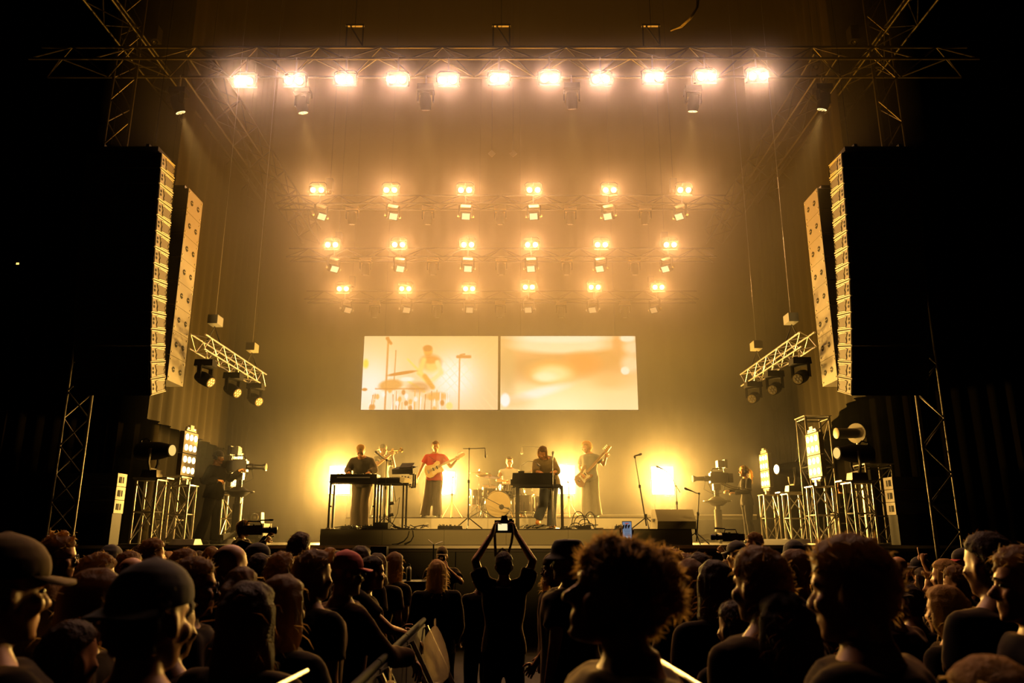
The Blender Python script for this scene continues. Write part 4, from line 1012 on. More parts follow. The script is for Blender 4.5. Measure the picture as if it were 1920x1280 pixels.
DARKC = mat('cloth_black', (0.009, 0.008, 0.007), 0.9, spec=0.08, sheen=0.06, bump=0.15, bscale=90)
# ================================================================ the band and the crew
PI = math.pi
def wpos(loc, rz, p): return V(loc) + Matrix.Rotation(rz, 3, 'Z') @ V(p)
REDT = mat('cloth_red', (0.62, 0.045, 0.03), 0.8, sheen=0.2); TEEG = mat('cloth_grey_tee', (0.24, 0.235, 0.20), 0.85, sheen=0.3); TROUG = mat('cloth_grey_trousers', (0.22, 0.20, 0.14), 0.85, sheen=0.3)
KHAKI = mat('cloth_khaki', (0.13, 0.085, 0.04), 0.85, sheen=0.3); SWEAT = mat('cloth_sweater', (0.045, 0.033, 0.018), 0.9, sheen=0.4); WHITEC = mat('cloth_white', (0.85, 0.82, 0.75), 0.8); OLIVE = mat('cloth_olive', (0.17, 0.12, 0.05), 0.85, sheen=0.3)
DENIM = mat('cloth_denim', (0.09, 0.10, 0.11), 0.85, sheen=0.2); BROWNT = mat('cloth_brown', (0.05, 0.033, 0.018), 0.85, sheen=0.2); SHOED = mat('shoe_dark', (0.03, 0.025, 0.02), 0.5); SHOEO = mat('shoe_orange', (0.75, 0.30, 0.06), 0.6)
def stand_at(px, Y, z): return V((at(px, 960, Y).x, Y, z))

# guitarist in the red tee
G0 = stand_at(813, 17.9, R2Z); gr = PI + 0.12
j = joints(sR=(.18, .0, 1.425), eR=(.29, -.02, 1.17), wR=(.385, .03, .93), eL=(-.37, .02, 1.17), wL=(-.485, .17, 1.295), kR=(.14, .03, .50), aR=(.20, -.02, .09), tR=(.24, .13, .03), kL=(-.075, .02, .50), aL=(-.09, -.04, .09), tL=(-.13, .11, .03), neck=(.0, -.012, 1.475), head=(-.01, .02, 1.63))
o, H = figure('person', 'guitarist in red tee and dark trousers, one arm held out, on the rear riser', G0, gr, j, (4, 6, 4), SKIN, {'R': ((.25, .2, -.9), (-1, 0, .0), .25), 'L': ((-.25, .25, .9), (-.2, -1, 0), 1.0), 'Lt': -1}, eyes=True)
hair(o, H, 'messy', HAIRB, 3, strands=150); wear_top(o, j, REDT, 'short', name='tee', seed=2, loose=.012)
part(MB().tube([(.14, .12, 1.40), (.05, .14, 1.33), (-.02, .15, 1.30), (.04, .155, 1.27)], .006, 5).tube([(.06, .15, 1.30), (-.06, .15, 1.24), (.0, .15, 1.22)], .005, 5), 'chest_print', mat('print_dark', (.25, .02, .015), .8), o)
wear_legs(o, j, BROWNT, hem_r=.125, seed=3); wear_shoes(o, j, SHOED)
def place(t, M): t.matrix_world = M; return t
def guitar(label, name, org, X, Z, bodym, pg, outline, neck_l, nfr, head_l, headm, tuners):
    """flat solid body with pickguard, neck, frets, strings; X along the neck, Z out of the front"""
    X, Z = V(X).normalized(), V(Z); Z = (Z - X * Z.dot(X)).normalized(); Yv = Z.cross(X)
    t = link(name, None, None); tag(t, label, 'guitar')
    M = Matrix((X, Yv, Z)).transposed().to_4x4(); M.translation = V(org); t.rotation_euler = M.to_euler(); t.location = org
    part(MB().prism([V((x, y, -.02)) for x, y in outline], (0, 0, .04)), 'body', bodym, t)
    part(MB().prism([V((x * .62 + .03, y * .66 - .02, .0205)) for x, y in outline if x > -.17], (0, 0, .003)), 'pickguard', pg, t)
    part(MB().box((.16 + neck_l / 2, 0, .018), (neck_l, .052, .022)), 'neck', mat('maple', (.62, .36, .13), .4), t)
    fr = MB()
    for i in range(nfr): fr.box((.16 + neck_l * (1 - .5 ** (i / 8.0) * 1.0) * 1.25, 0, .030), (.003, .05, .002)) if .16 + neck_l * (1 - .5 ** (i / 8.0)) * 1.25 < .16 + neck_l else None
    part(fr, 'fret_wires', STEEL, t)
    hx = .16 + neck_l
    part(MB().prism([V((hx, -.026, .010)), V((hx + .05, -.045, .010)), V((hx + head_l, -.03, .010)), V((hx + head_l * 1.03, .01, .010)), V((hx + head_l * .8, .045, .010)), V((hx + .02, .032, .010))], (0, 0, .016)), 'headstock', headm, t)
    for i in range(tuners):
        part(MB().cyl((hx + .03 + head_l * .8 * i / tuners, .03, .018), (hx + .03 + head_l * .8 * i / tuners, .075, .018), .006, n=6).ell((hx + .03 + head_l * .8 * i / tuners, .08, .018), (.010, .014, .005), None, 6, 4), 'tuner', CHROME, t)
    st_ = MB()
    for i in range(tuners): st_.cyl((-.12, (i - (tuners - 1) / 2) * .009, .034), (hx + .03, (i - (tuners - 1) / 2) * .007, .032), .0012, n=4)
    part(st_, 'strings', STEEL, t)
    part(MB().box((-.13, 0, .026), (.03, .08, .012)), 'bridge', CHROME, t); part(MB().box((.0, 0, .026), (.025, .075, .010)), 'pickup', BLACK, t); part(MB().box((.09, 0, .026), (.025, .075, .010)), 'pickup', BLACK, t)
    return t
TELE = [(-.20, .06), (-.215, 0), (-.20, -.09), (-.15, -.145), (-.08, -.155), (-.01, -.125), (.04, -.11), (.09, -.125), (.15, -.15), (.20, -.13), (.215, -.09), (.19, -.055), (.165, -.03), (.165, .03), (.19, .06), (.20, .11), (.15, .145), (.09, .125), (.03, .105), (-.05, .13), (-.12, .15), (-.17, .12)]
BASSO = [(-.22, .05), (-.235, -.03), (-.22, -.11), (-.16, -.16), (-.09, -.15), (-.03, -.115), (.04, -.12), (.12, -.155), (.19, -.15), (.20, -.11), (.15, -.05), (.15, .03), (.20, .085), (.25, .14), (.21, .165), (.12, .15), (.04, .12), (-.05, .135), (-.13, .15), (-.19, .11)]
Xg = Matrix.Rotation(gr, 3, 'Z') @ V((-.80, .06, .40)); Zg = Matrix.Rotation(gr, 3, 'Z') @ V((.0, 1, .15))
guitar('cream electric guitar slung on the guitarist in the red tee', 'electric_guitar', wpos(G0, gr, (.03, .185, 1.09)), Xg, Zg, mat('guitar_cream', (.80, .55, .18), .3), mat('pickguard_cream', (.85, .68, .35), .35), TELE, .47, 18, .17, mat('maple', (.62, .36, .13), .4), 6)

# bassist with curly blond hair
B0 = stand_at(1108, 17.9, R2Z); br = PI - 0.45
j = joints(sR=(.18, .02, 1.41), eR=(.25, .0, 1.14), wR=(.12, .22, .98), sL=(-.18, -.02, 1.42), eL=(-.34, .0, 1.20), wL=(-.46, .17, 1.34), head=(.05, .06, 1.61), neck=(.01, .0, 1.475), aL=(-.13, -.03, .09), tL=(-.16, .12, .03), aR=(.10, -.03, .09), tR=(.13, .12, .03))
o, H = figure('person', 'bassist with curly blond hair, grey tee and wide pale trousers', B0, br, j, (-58, 12, 0), SKIN3, {'L': ((-.3, .35, .8), (-.2, -1, 0), 1.0), 'Lt': -1, 'R': ((-.6, .3, -.6), (0, -1, -.2), .8)}, eyes=True)
hair(o, H, 'curly', HAIRL, 8, strands=500, k=1.05); wear_top(o, j, TEEG, 'short', name='tee', seed=4, loose=.01); wear_legs(o, j, TROUG, hem_r=.135, seed=6); wear_shoes(o, j, SHOED)
Xb = Matrix.Rotation(br, 3, 'Z') @ V((-.68, .02, .66)); Zb = Matrix.Rotation(br, 3, 'Z') @ V((-.1, 1, .1))
guitar('electric bass with pale pickguard slung on the curly haired bassist', 'bass_guitar', wpos(B0, br, (.10, .20, .92)), Xb, Zb, mat('bass_sunburst', (.30, .14, .04), .3), mat('pickguard_white', (.95, .88, .65), .35), BASSO, .62, 20, .19, mat('maple', (.62, .36, .13), .4), 4)

# keyboard player on the left, bowed over the keys
A0 = stand_at(677, 15.72, R1Z); ar = PI
j = joints(waist=(0, .03, 1.10), chest=(0, .11, 1.27), neck=(0, .20, 1.42), head=(.01, .29, 1.535), sL=(-.185, .17, 1.37), sR=(.185, .17, 1.37), eL=(-.27, .20, 1.16), eR=(.27, .20, 1.16), wL=(-.20, .40, 1.10), wR=(.20, .40, 1.10), kL=(-.06, .06, .50), aL=(-.05, -.02, .09), tL=(-.07, .13, .03), kR=(.10, .07, .5), aR=(.11, .02, .09), tR=(.14, .16, .03))
o, H = figure('person', 'keyboard player in dark sweater bowing over the left keyboard', A0, ar, j, (4, 42, 0), SKIN, {'L': ((.2, 1, -.25), (0, -.2, -1), .5), 'R': ((-.2, 1, -.25), (0, -.2, -1), .5)}, eyes=True)
hair(o, H, 'short', HAIRL, 4, strands=200); wear_top(o, j, SWEAT, 'long', g=.022, name='sweater', seed=7, loose=.02); wear_legs(o, j, KHAKI, hem_r=.11, seed=8); wear_shoes(o, j, mat('shoe_tan', (.4, .25, .1), .6))

# trumpet player behind the keyboards
T0 = stand_at(712, 18.5, R2Z); trz = -2.25
j = joints(eL=(-.27, .15, 1.24), wL=(-.06, .30, 1.47), eR=(.27, .15, 1.24), wR=(.05, .34, 1.48), head=(0, .03, 1.62))
o, H = figure('person', 'trumpet player in grey shirt and cap standing behind the keyboards', T0, trz, j, (0, -4, 0), SKIN, {'L': ((.3, .5, .7), (.8, 0, 0), .9), 'R': ((-.3, .5, .7), (-.8, 0, 0), .9)})
cap_hat(o, H, mat('cap_grey', (.25, .22, .16), .9), back=True); wear_top(o, j, TEEG, 'short', name='shirt', seed=9, loose=.02); wear_legs(o, j, TROUG, hem_r=.12, seed=10); wear_shoes(o, j, SHOED)
BRASS = mat('brass', (.75, .52, .18), .2, 1.0)
t = thing('trumpet', 'brass trumpet raised to the lips of the trumpet player', 'trumpet', wpos(T0, trz, (0, .15, 1.575)), trz)
part(MB().tube([(0, 0, 0), (0, .04, 0), (0, .36, .0)], [.010, .005, .006], 8).tube([(0, .36, 0), (0, .40, -.02), (0, .39, -.06), (0, .33, -.07), (0, .12, -.07), (0, .09, -.04), (0, .12, -.02), (0, .2, -.02)], .007, 6), 'tubing', BRASS, t, True)
part(MB().lathe([(0, .008), (.12, .012), (.18, .02), (.22, .035), (.24, .06), (.243, .058), (.2, .02)], (0, .28, -.005), (0, 1, .02), 16), 'bell', BRASS, t, True)
for i in range(3): part(MB().cyl((0, .18 + .028 * i, -.10), (0, .18 + .028 * i, .035), .011, n=8).cyl((0, .18 + .028 * i, .035), (0, .18 + .028 * i, .06), .005, n=6), 'valve', BRASS, t)

# second keyboard player, leaning with one foot lifted
E0 = stand_at(1031, 15.75, R1Z); er = PI + 0.1
j = joints(pelvis=(.0, -.03, .94), waist=(.03, .02, 1.09), chest=(.08, .10, 1.26), neck=(.13, .18, 1.40), head=(.175, .27, 1.51), sL=(-.05, .13, 1.37), sR=(.30, .19, 1.34), eL=(-.13, .22, 1.14), eR=(.33, .30, 1.12), wL=(.02, .40, 1.10), wR=(.24, .46, 1.10), hL=(-.09, -.03, .92), hR=(.09, -.03, .92), kL=(-.05, .02, .50), aL=(-.04, -.05, .09), tL=(-.06, .10, .03), kR=(.14, .10, .52), aR=(.23, -.04, .24), tR=(.26, .08, .13))
o, H = figure('person', 'second keyboard player in olive shirt leaning over the upright keyboard, foot lifted', E0, er, j, (-22, 40, -12), SKIN, {'L': ((.2, 1, -.3), (0, -.2, -1), .5), 'R': ((-.1, 1, -.3), (0, -.2, -1), .5)})
hair(o, H, 'bob', HAIRB, 6, strands=250, k=.98); wear_top(o, j, OLIVE, 'elbow', g=.024, name='shirt', seed=11, loose=.03); wear_legs(o, j, DENIM, hem_r=.105, seed=12); wear_shoes(o, j, SHOEO)

# drummer
D0 = stand_at(955, 18.55, R2Z); dr = PI + 0.05
j = joints(pelvis=(0, -.02, .66), waist=(0, 0, .81), chest=(0, .03, 1.01), neck=(0, .02, 1.185), head=(0, .05, 1.335), sL=(-.19, .02, 1.135), sR=(.19, .02, 1.135), eL=(-.28, .12, .90), eR=(.29, .10, .89), wL=(-.10, .30, .88), wR=(.10, .33, .86), hL=(-.10, .02, .64), hR=(.10, .02, .64), kL=(-.22, .42, .56), kR=(.22, .42, .56), aL=(-.23, .45, .12), aR=(.23, .45, .12), tL=(-.25, .60, .04), tR=(.25, .60, .04))
o, H = figure('person', 'drummer in white tank top seated behind the drum kit', D0, dr, j, (0, 4, 0), SKIN, {'L': ((.5, .8, -.1), (.3, -.3, -.8), 1.1), 'R': ((-.5, .8, -.1), (-.3, -.3, -.8), 1.1)}, eyes=True)
hair(o, H, 'crop', HAIRD, 5, strands=80); wear_top(o, j, WHITEC, 'none', g=.014, name='tank_top', seed=13); wear_legs(o, j, DARKC, hem_r=.09, seed=14)
for s_, tip in ((-1, (-.02, .62, .90)), (1, (.05, .66, .86))):
    a, b = wpos(D0, dr, (s_ * .10, .34, .88)), wpos(D0, dr, tip)
    solo(MB().cyl(a + (a - b) * .3, b, .007, .005, n=6), 'drumstick', mat('maple', (.62, .36, .13), .4), "wooden drumstick in the drummer's %s hand" % ('left' if s_ < 0 else 'right'), 'drumstick', base=a)

# ---------------------------------------------------------------- keyboards
def keys(parent, x0, x1, y0, y1, z):
    n = 35; w = (x1 - x0) / n; bk = MB()
    wk = MB()
    for i in range(n):
        wk.box((x0 + w * (i + .5), (y0 + y1) / 2, z + .008), (w * .9, y1 - y0, .016))
        if i % 7 not in (2, 6): bk.box((x0 + w * (i + 1), y0 + (y1 - y0) * .35, z + .022), (w * .5, (y1 - y0) * .6, .014))
    o = part(wk, 'white_keys', mat('key_white', (.85, .82, .72), .3), parent); o['kind'] = 'stuff'
    o = part(bk, 'black_keys', BLACK, parent); o['kind'] = 'stuff'
a, b = at(621, 889, 15.0), at(708, 902, 15.0); xc = (a.x + b.x) / 2; W_ = b.x - a.x; zt = a.z - R1Z
t = thing('keyboard_stand', 'square tube table stand under the left keyboard', 'stand', (xc, 15.1, R1Z)); zz = zt - .15
for x in (-W_ / 2 + .02, W_ / 2 - .02):
    for y in (-.17, .17):
        part(MB().box((x, y, zz / 2), (.04, .04, zz)), 'leg', BLACKM, t); part(MB().box((x, y, .012), (.09, .07, .024)), 'foot', STEEL, t)
    part(MB().box((x, 0, zz - .02), (.04, .32, .04)), 'side_rail', BLACKM, t)
    part(MB().box((x + (.03 if x < 0 else -.03), -.17, zz * .48), (.03, .05, .03)), 'clamp_knob', BLACK, t)
for y in (-.17, .17): part(MB().box((0, y, zz + .0), (W_ + .02, .04, .04)), 'cross_rail', BLACKM, t)
t = thing('keyboard', 'dark stage keyboard on the square tube stand, seen from behind', 'keyboard', (xc, 15.1, R1Z + zz + .02))
part(MB().box((0, 0, .065), (W_, .38, .13)), 'case', BLACK, t); keys(t, -W_ / 2 + .06, W_ / 2 - .06, .17, .0, .13)
for x in (-.25, -.12, .02, .16, .27): part(MB().cyl((x, -.10, .13), (x, -.10, .15), .012, n=8), 'knob', CHROME, t)
part(MB().box((0, -.192, .065), (W_ * .7, .006, .02)), 'rear_sockets', GREY, t)

# cluster of two small keyboards on a column stand
kx = at(741, 900, 15.4)
t = thing('keyboard_stand', 'multi-post two-tier stand carrying the two small keyboards', 'stand', (kx.x, 15.4, R1Z))
hh = at(741, 908, 15.4).z - R1Z
for dx, dy in ((-.22, -.25), (-.05, -.28), (.16, .1), (-.10, .2), (.26, -.15)):
    part(MB().box((dx, dy, hh / 2), (.035, .035, hh)), 'post', BLACKM, t)
    part(MB().box((dx, dy, .012), (.16, .05, .024)), 'foot', BLACKM, t)
for dy in (-.26, .12): part(MB().box((0, dy, hh), (.62, .04, .03)), 'shelf_rail', BLACKM, t)
part(MB().tube([(.30, -.15, hh - .05), (.38, -.15, hh - .05), (.38, -.15, hh + .2), (.26, -.15, hh + .22)], .02, 6), 'upper_arm', BLACKM, t)
part(MB().tube([(.30, .15, hh - .05), (.38, .15, hh - .05), (.38, .15, hh + .2), (.26, .15, hh + .22)], .02, 6), 'upper_arm', BLACKM, t)
for z in (hh * .3, hh * .55): part(MB().cyl((-.06, -.30, z), (.04, -.30, z + .02), .03, n=8), 'clamp_knob', BLACK, t)
part(MB().tube([(.0, -.2, hh - .05), (.06, -.22, hh * .6), (.13, -.2, hh * .7), (.1, -.2, hh * .35), (-.02, -.22, .05)], .007, 5), 'cable', RUBBER, t)
t = thing('synthesizer', 'small black synthesizer on the lower tier of the column stand', 'keyboard', (kx.x - .10, 15.35, R1Z + hh + .015), -.30)
part(MB().box((0, 0, .05), (.58, .32, .10)), 'case', BLACK, t); keys(t, -.26, .26, .15, .02, .10)
part(MB().box((.32, 0, .06), (.10, .30, .11), (0, .35, 0)), 'control_panel', mat('panel_cream', (.7, .62, .42), .4), t)
for i in range(3): part(MB().cyl((.31 + .02 * i, -.1 + .1 * i, .115), (.32 + .02 * i, -.1 + .1 * i, .135), .016, n=8), 'knob', BLACK, t)
t = thing('synthesizer', 'tilted black synthesizer on the raised tier of the column stand', 'keyboard', (kx.x + .20, 15.35, R1Z + hh + .225), -.25)
part(MB().box((0, 0, .05), (.44, .30, .10), (.25, 0, 0)), 'case', BLACK, t); part(MB().box((.04, .0, .12), (.26, .22, .07), (.5, 0, .1)), 'raised_module', BLACK, t)
for i in range(4): part(MB().cyl((.16, -.12 + .06 * i, .10), (.20, -.12 + .06 * i, .13), .012, n=6), 'knob', CHROME, t)
# upright keyboard of the second player
a, b = at(962, 887, 15.0), at(1037, 906, 15.0); xc = (a.x + b.x) / 2; W_ = b.x - a.x + .04; zt = a.z - R1Z
t = thing('organ_stand', 'tall dark four-legged stand under the upright keyboard', 'stand', (xc + .04, 15.1, R1Z)); zz = zt - .24
for x in (-W_ / 2 + .05, W_ / 2 + .10):
    for y in (-.2, .2): part(MB().box((x + (0.03 if y > 0 else 0), y, zz / 2), (.05, .05, zz)), 'leg', BLACKM, t)
    part(MB().box((x, 0, zz - .03), (.045, .4, .05)), 'side_rail', BLACKM, t)
for y in (-.2, .2): part(MB().box((.03, y, zz - .0), (W_ + .12, .045, .05)), 'cross_rail', BLACKM, t)
t = thing('stage_organ', 'upright dark stage keyboard facing away, played by the leaning man', 'keyboard', (xc, 15.1, R1Z + zz + .025))
part(MB().box((0, 0, .045), (W_ + .06, .46, .09)), 'keybed', BLACK, t); part(MB().box((0, -.12, .15), (W_, .18, .13), taper=.97), 'case', BLACK, t); keys(t, -W_ / 2 + .06, W_ / 2 - .06, .21, -.01, .09)
part(MB().box((-W_ * .28, -.12, .235), (.12, .12, .04)), 'top_box', BLACK, t)
part(MB().tube([(-W_ * .32, -.05, .21), (-W_ * .30, -.05, .36), (-W_ * .12, -.05, .46), (.06, -.03, .44), (.10, -.02, .39)], .007, 5).cyl((.08, -.02, .40), (.14, -.02, .36), .02, n=8), 'gooseneck_lamp', STEEL, t, True)
solo(MB().box((0, 0, .06), (.28, .34, .12)).box((0, -.172, .06), (.24, .006, .08)), 'effects_case', BLACK, 'black effects box on the floor under the two small keyboards', 'box', base=(0, 0, 0)).location = (kx.x - .12, 14.75, R1Z)

# ---------------------------------------------------------------- microphones
def microphone(mb, p, d, l=.17, r=.024):
    d = V(d).normalized(); mb.lathe([(0, .010), (l * .1, .013), (l * .65, .017), (l * .68, r), (l * .85, r * 1.05), (l * .97, r * .7), (l, .004)], p, d, 12)
def mic_stand(label, x, y, z, h, boom=None, tip=None, foot='tripod', m=BLACKM, lean=(0, 0), fold=.33, mic_d=None, r=.011, legs_z=.22):
    """pole on a tripod or a round base, optional boom (points relative to the pole top), microphone at the end"""
    t = thing('microphone_stand', label, 'microphone stand', (x, y, z)); top = V((lean[0], lean[1], h))
    if foot == 'tripod':
        for k in range(3):
            a = 2.0944 * k + .5; part(MB().tube([(0, 0, legs_z), (math.cos(a) * .30, math.sin(a) * .30, .012)], [.010, .012], 6), 'leg', m, t)
        part(MB().cyl((0, 0, legs_z - .05), (0, 0, legs_z + .06), .022, n=8), 'hub', m, t)
    else: part(MB().lathe([(0, .13), (.012, .13), (.02, .10), (.03, .02)], (0, 0, 0), (0, 0, 1), 18), 'base', m, t, True)
    s0 = V((0, 0, .06 if foot == 'tripod' else .0))
    part(MB().cyl(s0, s0 + (top - s0) * .58, r * 1.25, n=8), 'lower_pole', m, t); part(MB().cyl(s0 + (top - s0) * .56, top, r * .8, n=8), 'upper_pole', m, t); c = s0 + (top - s0) * .57
    part(MB().cyl(c - V((0, 0, .03)), c + V((0, 0, .03)), r * 2, n=8), 'clutch', BLACK, t)
    end, d = top, V((0, 0, 1))
    if boom:
        pts = [top + V(p) for p in boom]; part(MB().tube(pts, r * .8, 6), 'boom', m, t); part(MB().ell(top, (.022, .022, .022), None, 8, 6), 'boom_joint', m, t); end = pts[-1]; d = pts[-1] - pts[-2]
    mb = MB(); microphone(mb, end, mic_d or d); k = part(mb, 'microphone', mat('mic_grey', (.12, .11, .10), .4, .6), t, True)
    return t
def at_floor(px, Y, z): return at(px, 960, Y).x, Y, z
mp = lambda py, Y, z: at(960, py, Y).z - z
x, y, z = at_floor(878, 15.0, R1Z)
mic_stand('tall T-shaped microphone stand with long level boom left of the drums', x, y, z, mp(841, 15.0, R1Z), [(-.12, 0, .0), (.14, 0, .005), (.31, 0, .015), (.315, 0, -.01)], mic_d=(.05, 0, -1))
x, y, z = at_floor(978, 18.9, R2Z)
mic_stand('overhead microphone stand with level boom behind the drummer', x + .62, y, z, mp(839, 18.9, R2Z), [(.0, 0, 0), (-.2, 0, .01), (-.6, -.05, .025), (-.61, -.05, 0)], mic_d=(0, 0, -1))
x, y, z = at_floor(1037, 14.75, R1Z)
mic_stand('straight microphone stand on a round base before the leaning keyboardist', x, y, z, mp(862, 14.75, R1Z), None, foot='round', mic_d=(.1, 0, 1))
x, y, z = at_floor(721, 15.0, R1Z); hb = mp(862, 15.0, R1Z)
mic_stand('microphone stand with slanted boom and large mic at the left keyboard', x, y, z, hb, [(.1, 0, -.03), (-.04, 0, .01), (-.10, .05, .05), (-.125, .06, .07)], mic_d=(-.8, .1, .7), r=.010)
x, y, z = at_floor(1211, 14.9, R1Z)
mic_stand('leaning microphone stand right of the bassist with small round mic', x, y, z, mp(857, 14.9, R1Z), [(0, 0, 0), (-.02, 0, .02)], lean=(-.17, 0), foot='tripod', mic_d=(.9, -.3, .25))
x, y, z = at_floor(1270, 15.8, R1Z)
mic_stand('boom microphone stand behind the floor wedge', x, y, z, mp(910, 15.8, R1Z), [(.08, 0, -.14), (0, 0, 0), (-.10, 0, .22), (-.24, 0, .33)], mic_d=(-.7, 0, .3))
x, y, z = at_floor(1303, 14.5, DZ)
mic_stand('short microphone stand right of the riser with mic drooping left', x, y, z, mp(925, 14.5, DZ), [(0, 0, 0), (-.06, 0, .01), (-.12, 0, .04)], lean=(.10, 0), mic_d=(-.9, 0, .35))
x, y, z = at_floor(847, 19.0, R2Z)
mic_stand('tripod stand in front of the strobe beside the guitarist', x, y, z, mp(896, 19.0, R2Z), m=mat('stand_bronze', (.3, .22, .1), .4, .6), r=.016, legs_z=.42, mic_d=(.2, -1, .1))
x, y, z = at_floor(1067, 19.0, R2Z)
mic_stand('tripod stand in front of the strobe beside the bassist', x, y, z, mp(905, 19.0, R2Z), m=mat('stand_bronze', (.3, .22, .1), .4, .6), r=.016, legs_z=.42, mic_d=(-.2, -1, .1))

# ---------------------------------------------------------------- drum kit
WOOD = mat('drum_shell_dark', (.06, .04, .025), .25, spec=.7); SKINH = mat('drum_head', (.78, .62, .32), .45, var=.08, bscale=5); CYMB = mat('cymbal_bronze', (.62, .42, .14), .25, .9)
def drum(name, label, c, d, R, L, shell=None, hd=None, lugs=8):
    c, d = V(c), V(d).normalized(); t = thing(name, label, 'drum', c); x, y, _ = frame_of(d)
    part(MB().cyl(-d * L / 2, d * L / 2, R, n=28), 'shell', shell or WOOD, t, True)
    for s in (-1, 1):
        part(MB().torus(d * s * L / 2, d, R + .008, .010, 28, 6), 'hoop', CHROME, t, True); part(MB().disc(d * s * (L / 2 + .003), d, R - .002, 28, .006), 'drum_head', hd or SKINH, t)
    for i in range(lugs):
        a = 6.2832 * i / lugs; e = (x * math.cos(a) + y * math.sin(a)) * (R + .014); part(MB().cyl(e - d * L * .48, e + d * L * .48, .005, n=5).cyl(e - d * .03, e + d * .03, .012, n=6), 'lug', CHROME, t)
    return t
def pod(t, h, r=.011, spread=.28, m=CHROME):
    for k in range(3):
        a = 2.0944 * k + .9; part(MB().tube([(0, 0, .30), (math.cos(a) * spread, math.sin(a) * spread, .015)], .011, 6).cyl((math.cos(a) * spread, math.sin(a) * spread, 0), (math.cos(a) * spread, math.sin(a) * spread, .03), .016, n=6), 'leg', m, t)
    part(MB().cyl((0, 0, .05), (0, 0, h * .6), r * 1.3, n=8), 'lower_tube', m, t); part(MB().cyl((0, 0, h * .58), (0, 0, h), r, n=8).ell((0, 0, h * .6), (.022, .022, .03), None, 8, 6), 'upper_tube', m, t)
    return t
bd = at(934, 944, 17.55)
t = drum('bass_drum', 'bass drum with big cream front head facing the crowd', (bd.x, 17.75, R2Z + .30), (0, -1, 0), .285, .40, lugs=10)
part(MB().cyl((.075, -.21, -.06), (.075, -.212, -.06), .055, n=18), 'port_hole', DARKHOLE, t); part(MB().torus((.075, -.212, -.06), (0, 1, 0), .056, .007, 18, 5), 'port_ring', CHROME, t)
for s in (-1, 1): part(MB().tube([(s * .27, -.12, -.08), (s * .36, -.20, -.29)], .010, 6), 'spur', CHROME, t)
mic_stand('low boom stand reaching across the bass drum head with a round mic', at(903, 960, 17.2).x, 17.2, R2Z, .46, [(-.02, 0, .02), (.30, 0, -.14), (.50, .1, -.24)], mic_d=(.5, .5, -.1), legs_z=.15)
def dk(px, py, Y): return at(px, py, Y)
for nm, lab, px, py, Y, d, R, L in (('rack_tom', 'dark rack tom left of the bass drum', 917, 921, 17.9, (.1, -.3, 1), .16, .22), ('floor_tom', 'dark floor tom with chrome hardware at the left of the kit', 897, 932, 18.2, (0, -.05, 1), .19, .36), ('snare_drum', 'chrome snare drum in front of the seated drummer', 951, 913, 18.05, (0, -.12, 1), .175, .14),
                                    ('rack_tom', 'small chrome tom right of the drummer', 972, 917, 17.95, (-.2, -.3, 1), .14, .20), ('floor_tom', 'floor tom behind the upright keyboard legs', 984, 943, 18.1, (0, -.05, 1), .20, .38), ('floor_tom', 'floor tom farthest right in the kit', 1015, 945, 18.35, (0, -.05, 1), .18, .36)):
    p = dk(px, py, Y); t = drum(nm, lab, p, d, R, L, CHROME if 'chrome s' in lab or 'chrome t' in lab else WOOD, lugs=6); zf = R2Z - p.z
    for k in range(3):
        a = 2.0944 * k + .4; part(MB().tube([(math.cos(a) * R * 1.02, math.sin(a) * R * 1.02, .02), (math.cos(a) * R * 1.08, math.sin(a) * R * 1.08, zf + .01)], .009, 5), 'leg', CHROME, t)
for lab, px, py, Y, R, tx, ty in (('flat cymbal on a tall chrome stand left of the kit', 898, 887, 18.0, .23, .04, .06), ('large tilted cymbal right beside the flat one', 918, 893, 17.85, .30, .10, .22), ('cymbal on a stand behind the upright keyboard', 998, 884, 18.2, .26, -.06, .10), ('small splash cymbal low at the kit right', 1020, 905, 18.5, .15, -.1, .1), ('pair of hi-hat cymbals beside the snare', 975, 903, 18.4, .18, .0, .05)):
    p = dk(px, py, Y); t = thing('cymbal_stand', lab, 'cymbal', (p.x, Y, R2Z)); h = p.z - R2Z; pod(t, h - .005)
    n = V((tx, -ty, 1)).normalized()
    part(MB().lathe([(-.004, R), (.0, R), (.018, R * .4), (.022, R * .2), (.05, R * .12), (.055, .01), (.046, R * .1), (.018, R * .2)], (0, 0, h), n, 28), 'cymbal', CYMB, t, True)
    if 'pair' in lab: part(MB().lathe([(.004, R), (.0, R), (-.018, R * .4), (-.03, R * .12)], V((0, 0, h)) - n * .02, n, 28), 'cymbal', CYMB, t, True)
    part(MB().cyl(V((0, 0, h)) + n * .05, V((0, 0, h)) + n * .09, .008, n=6), 'wing_nut', CHROME, t)
t = thing('drum_stool', 'round black stool under the drummer', 'stool', (D0.x, D0.y + .02, R2Z)); pod(t, .48, .014, .22); part(MB().lathe([(.46, .10), (.48, .17), (.53, .18), (.56, .15), (.565, .02)], (0, 0, 0), (0, 0, 1), 20), 'seat', BLACK, t, True)

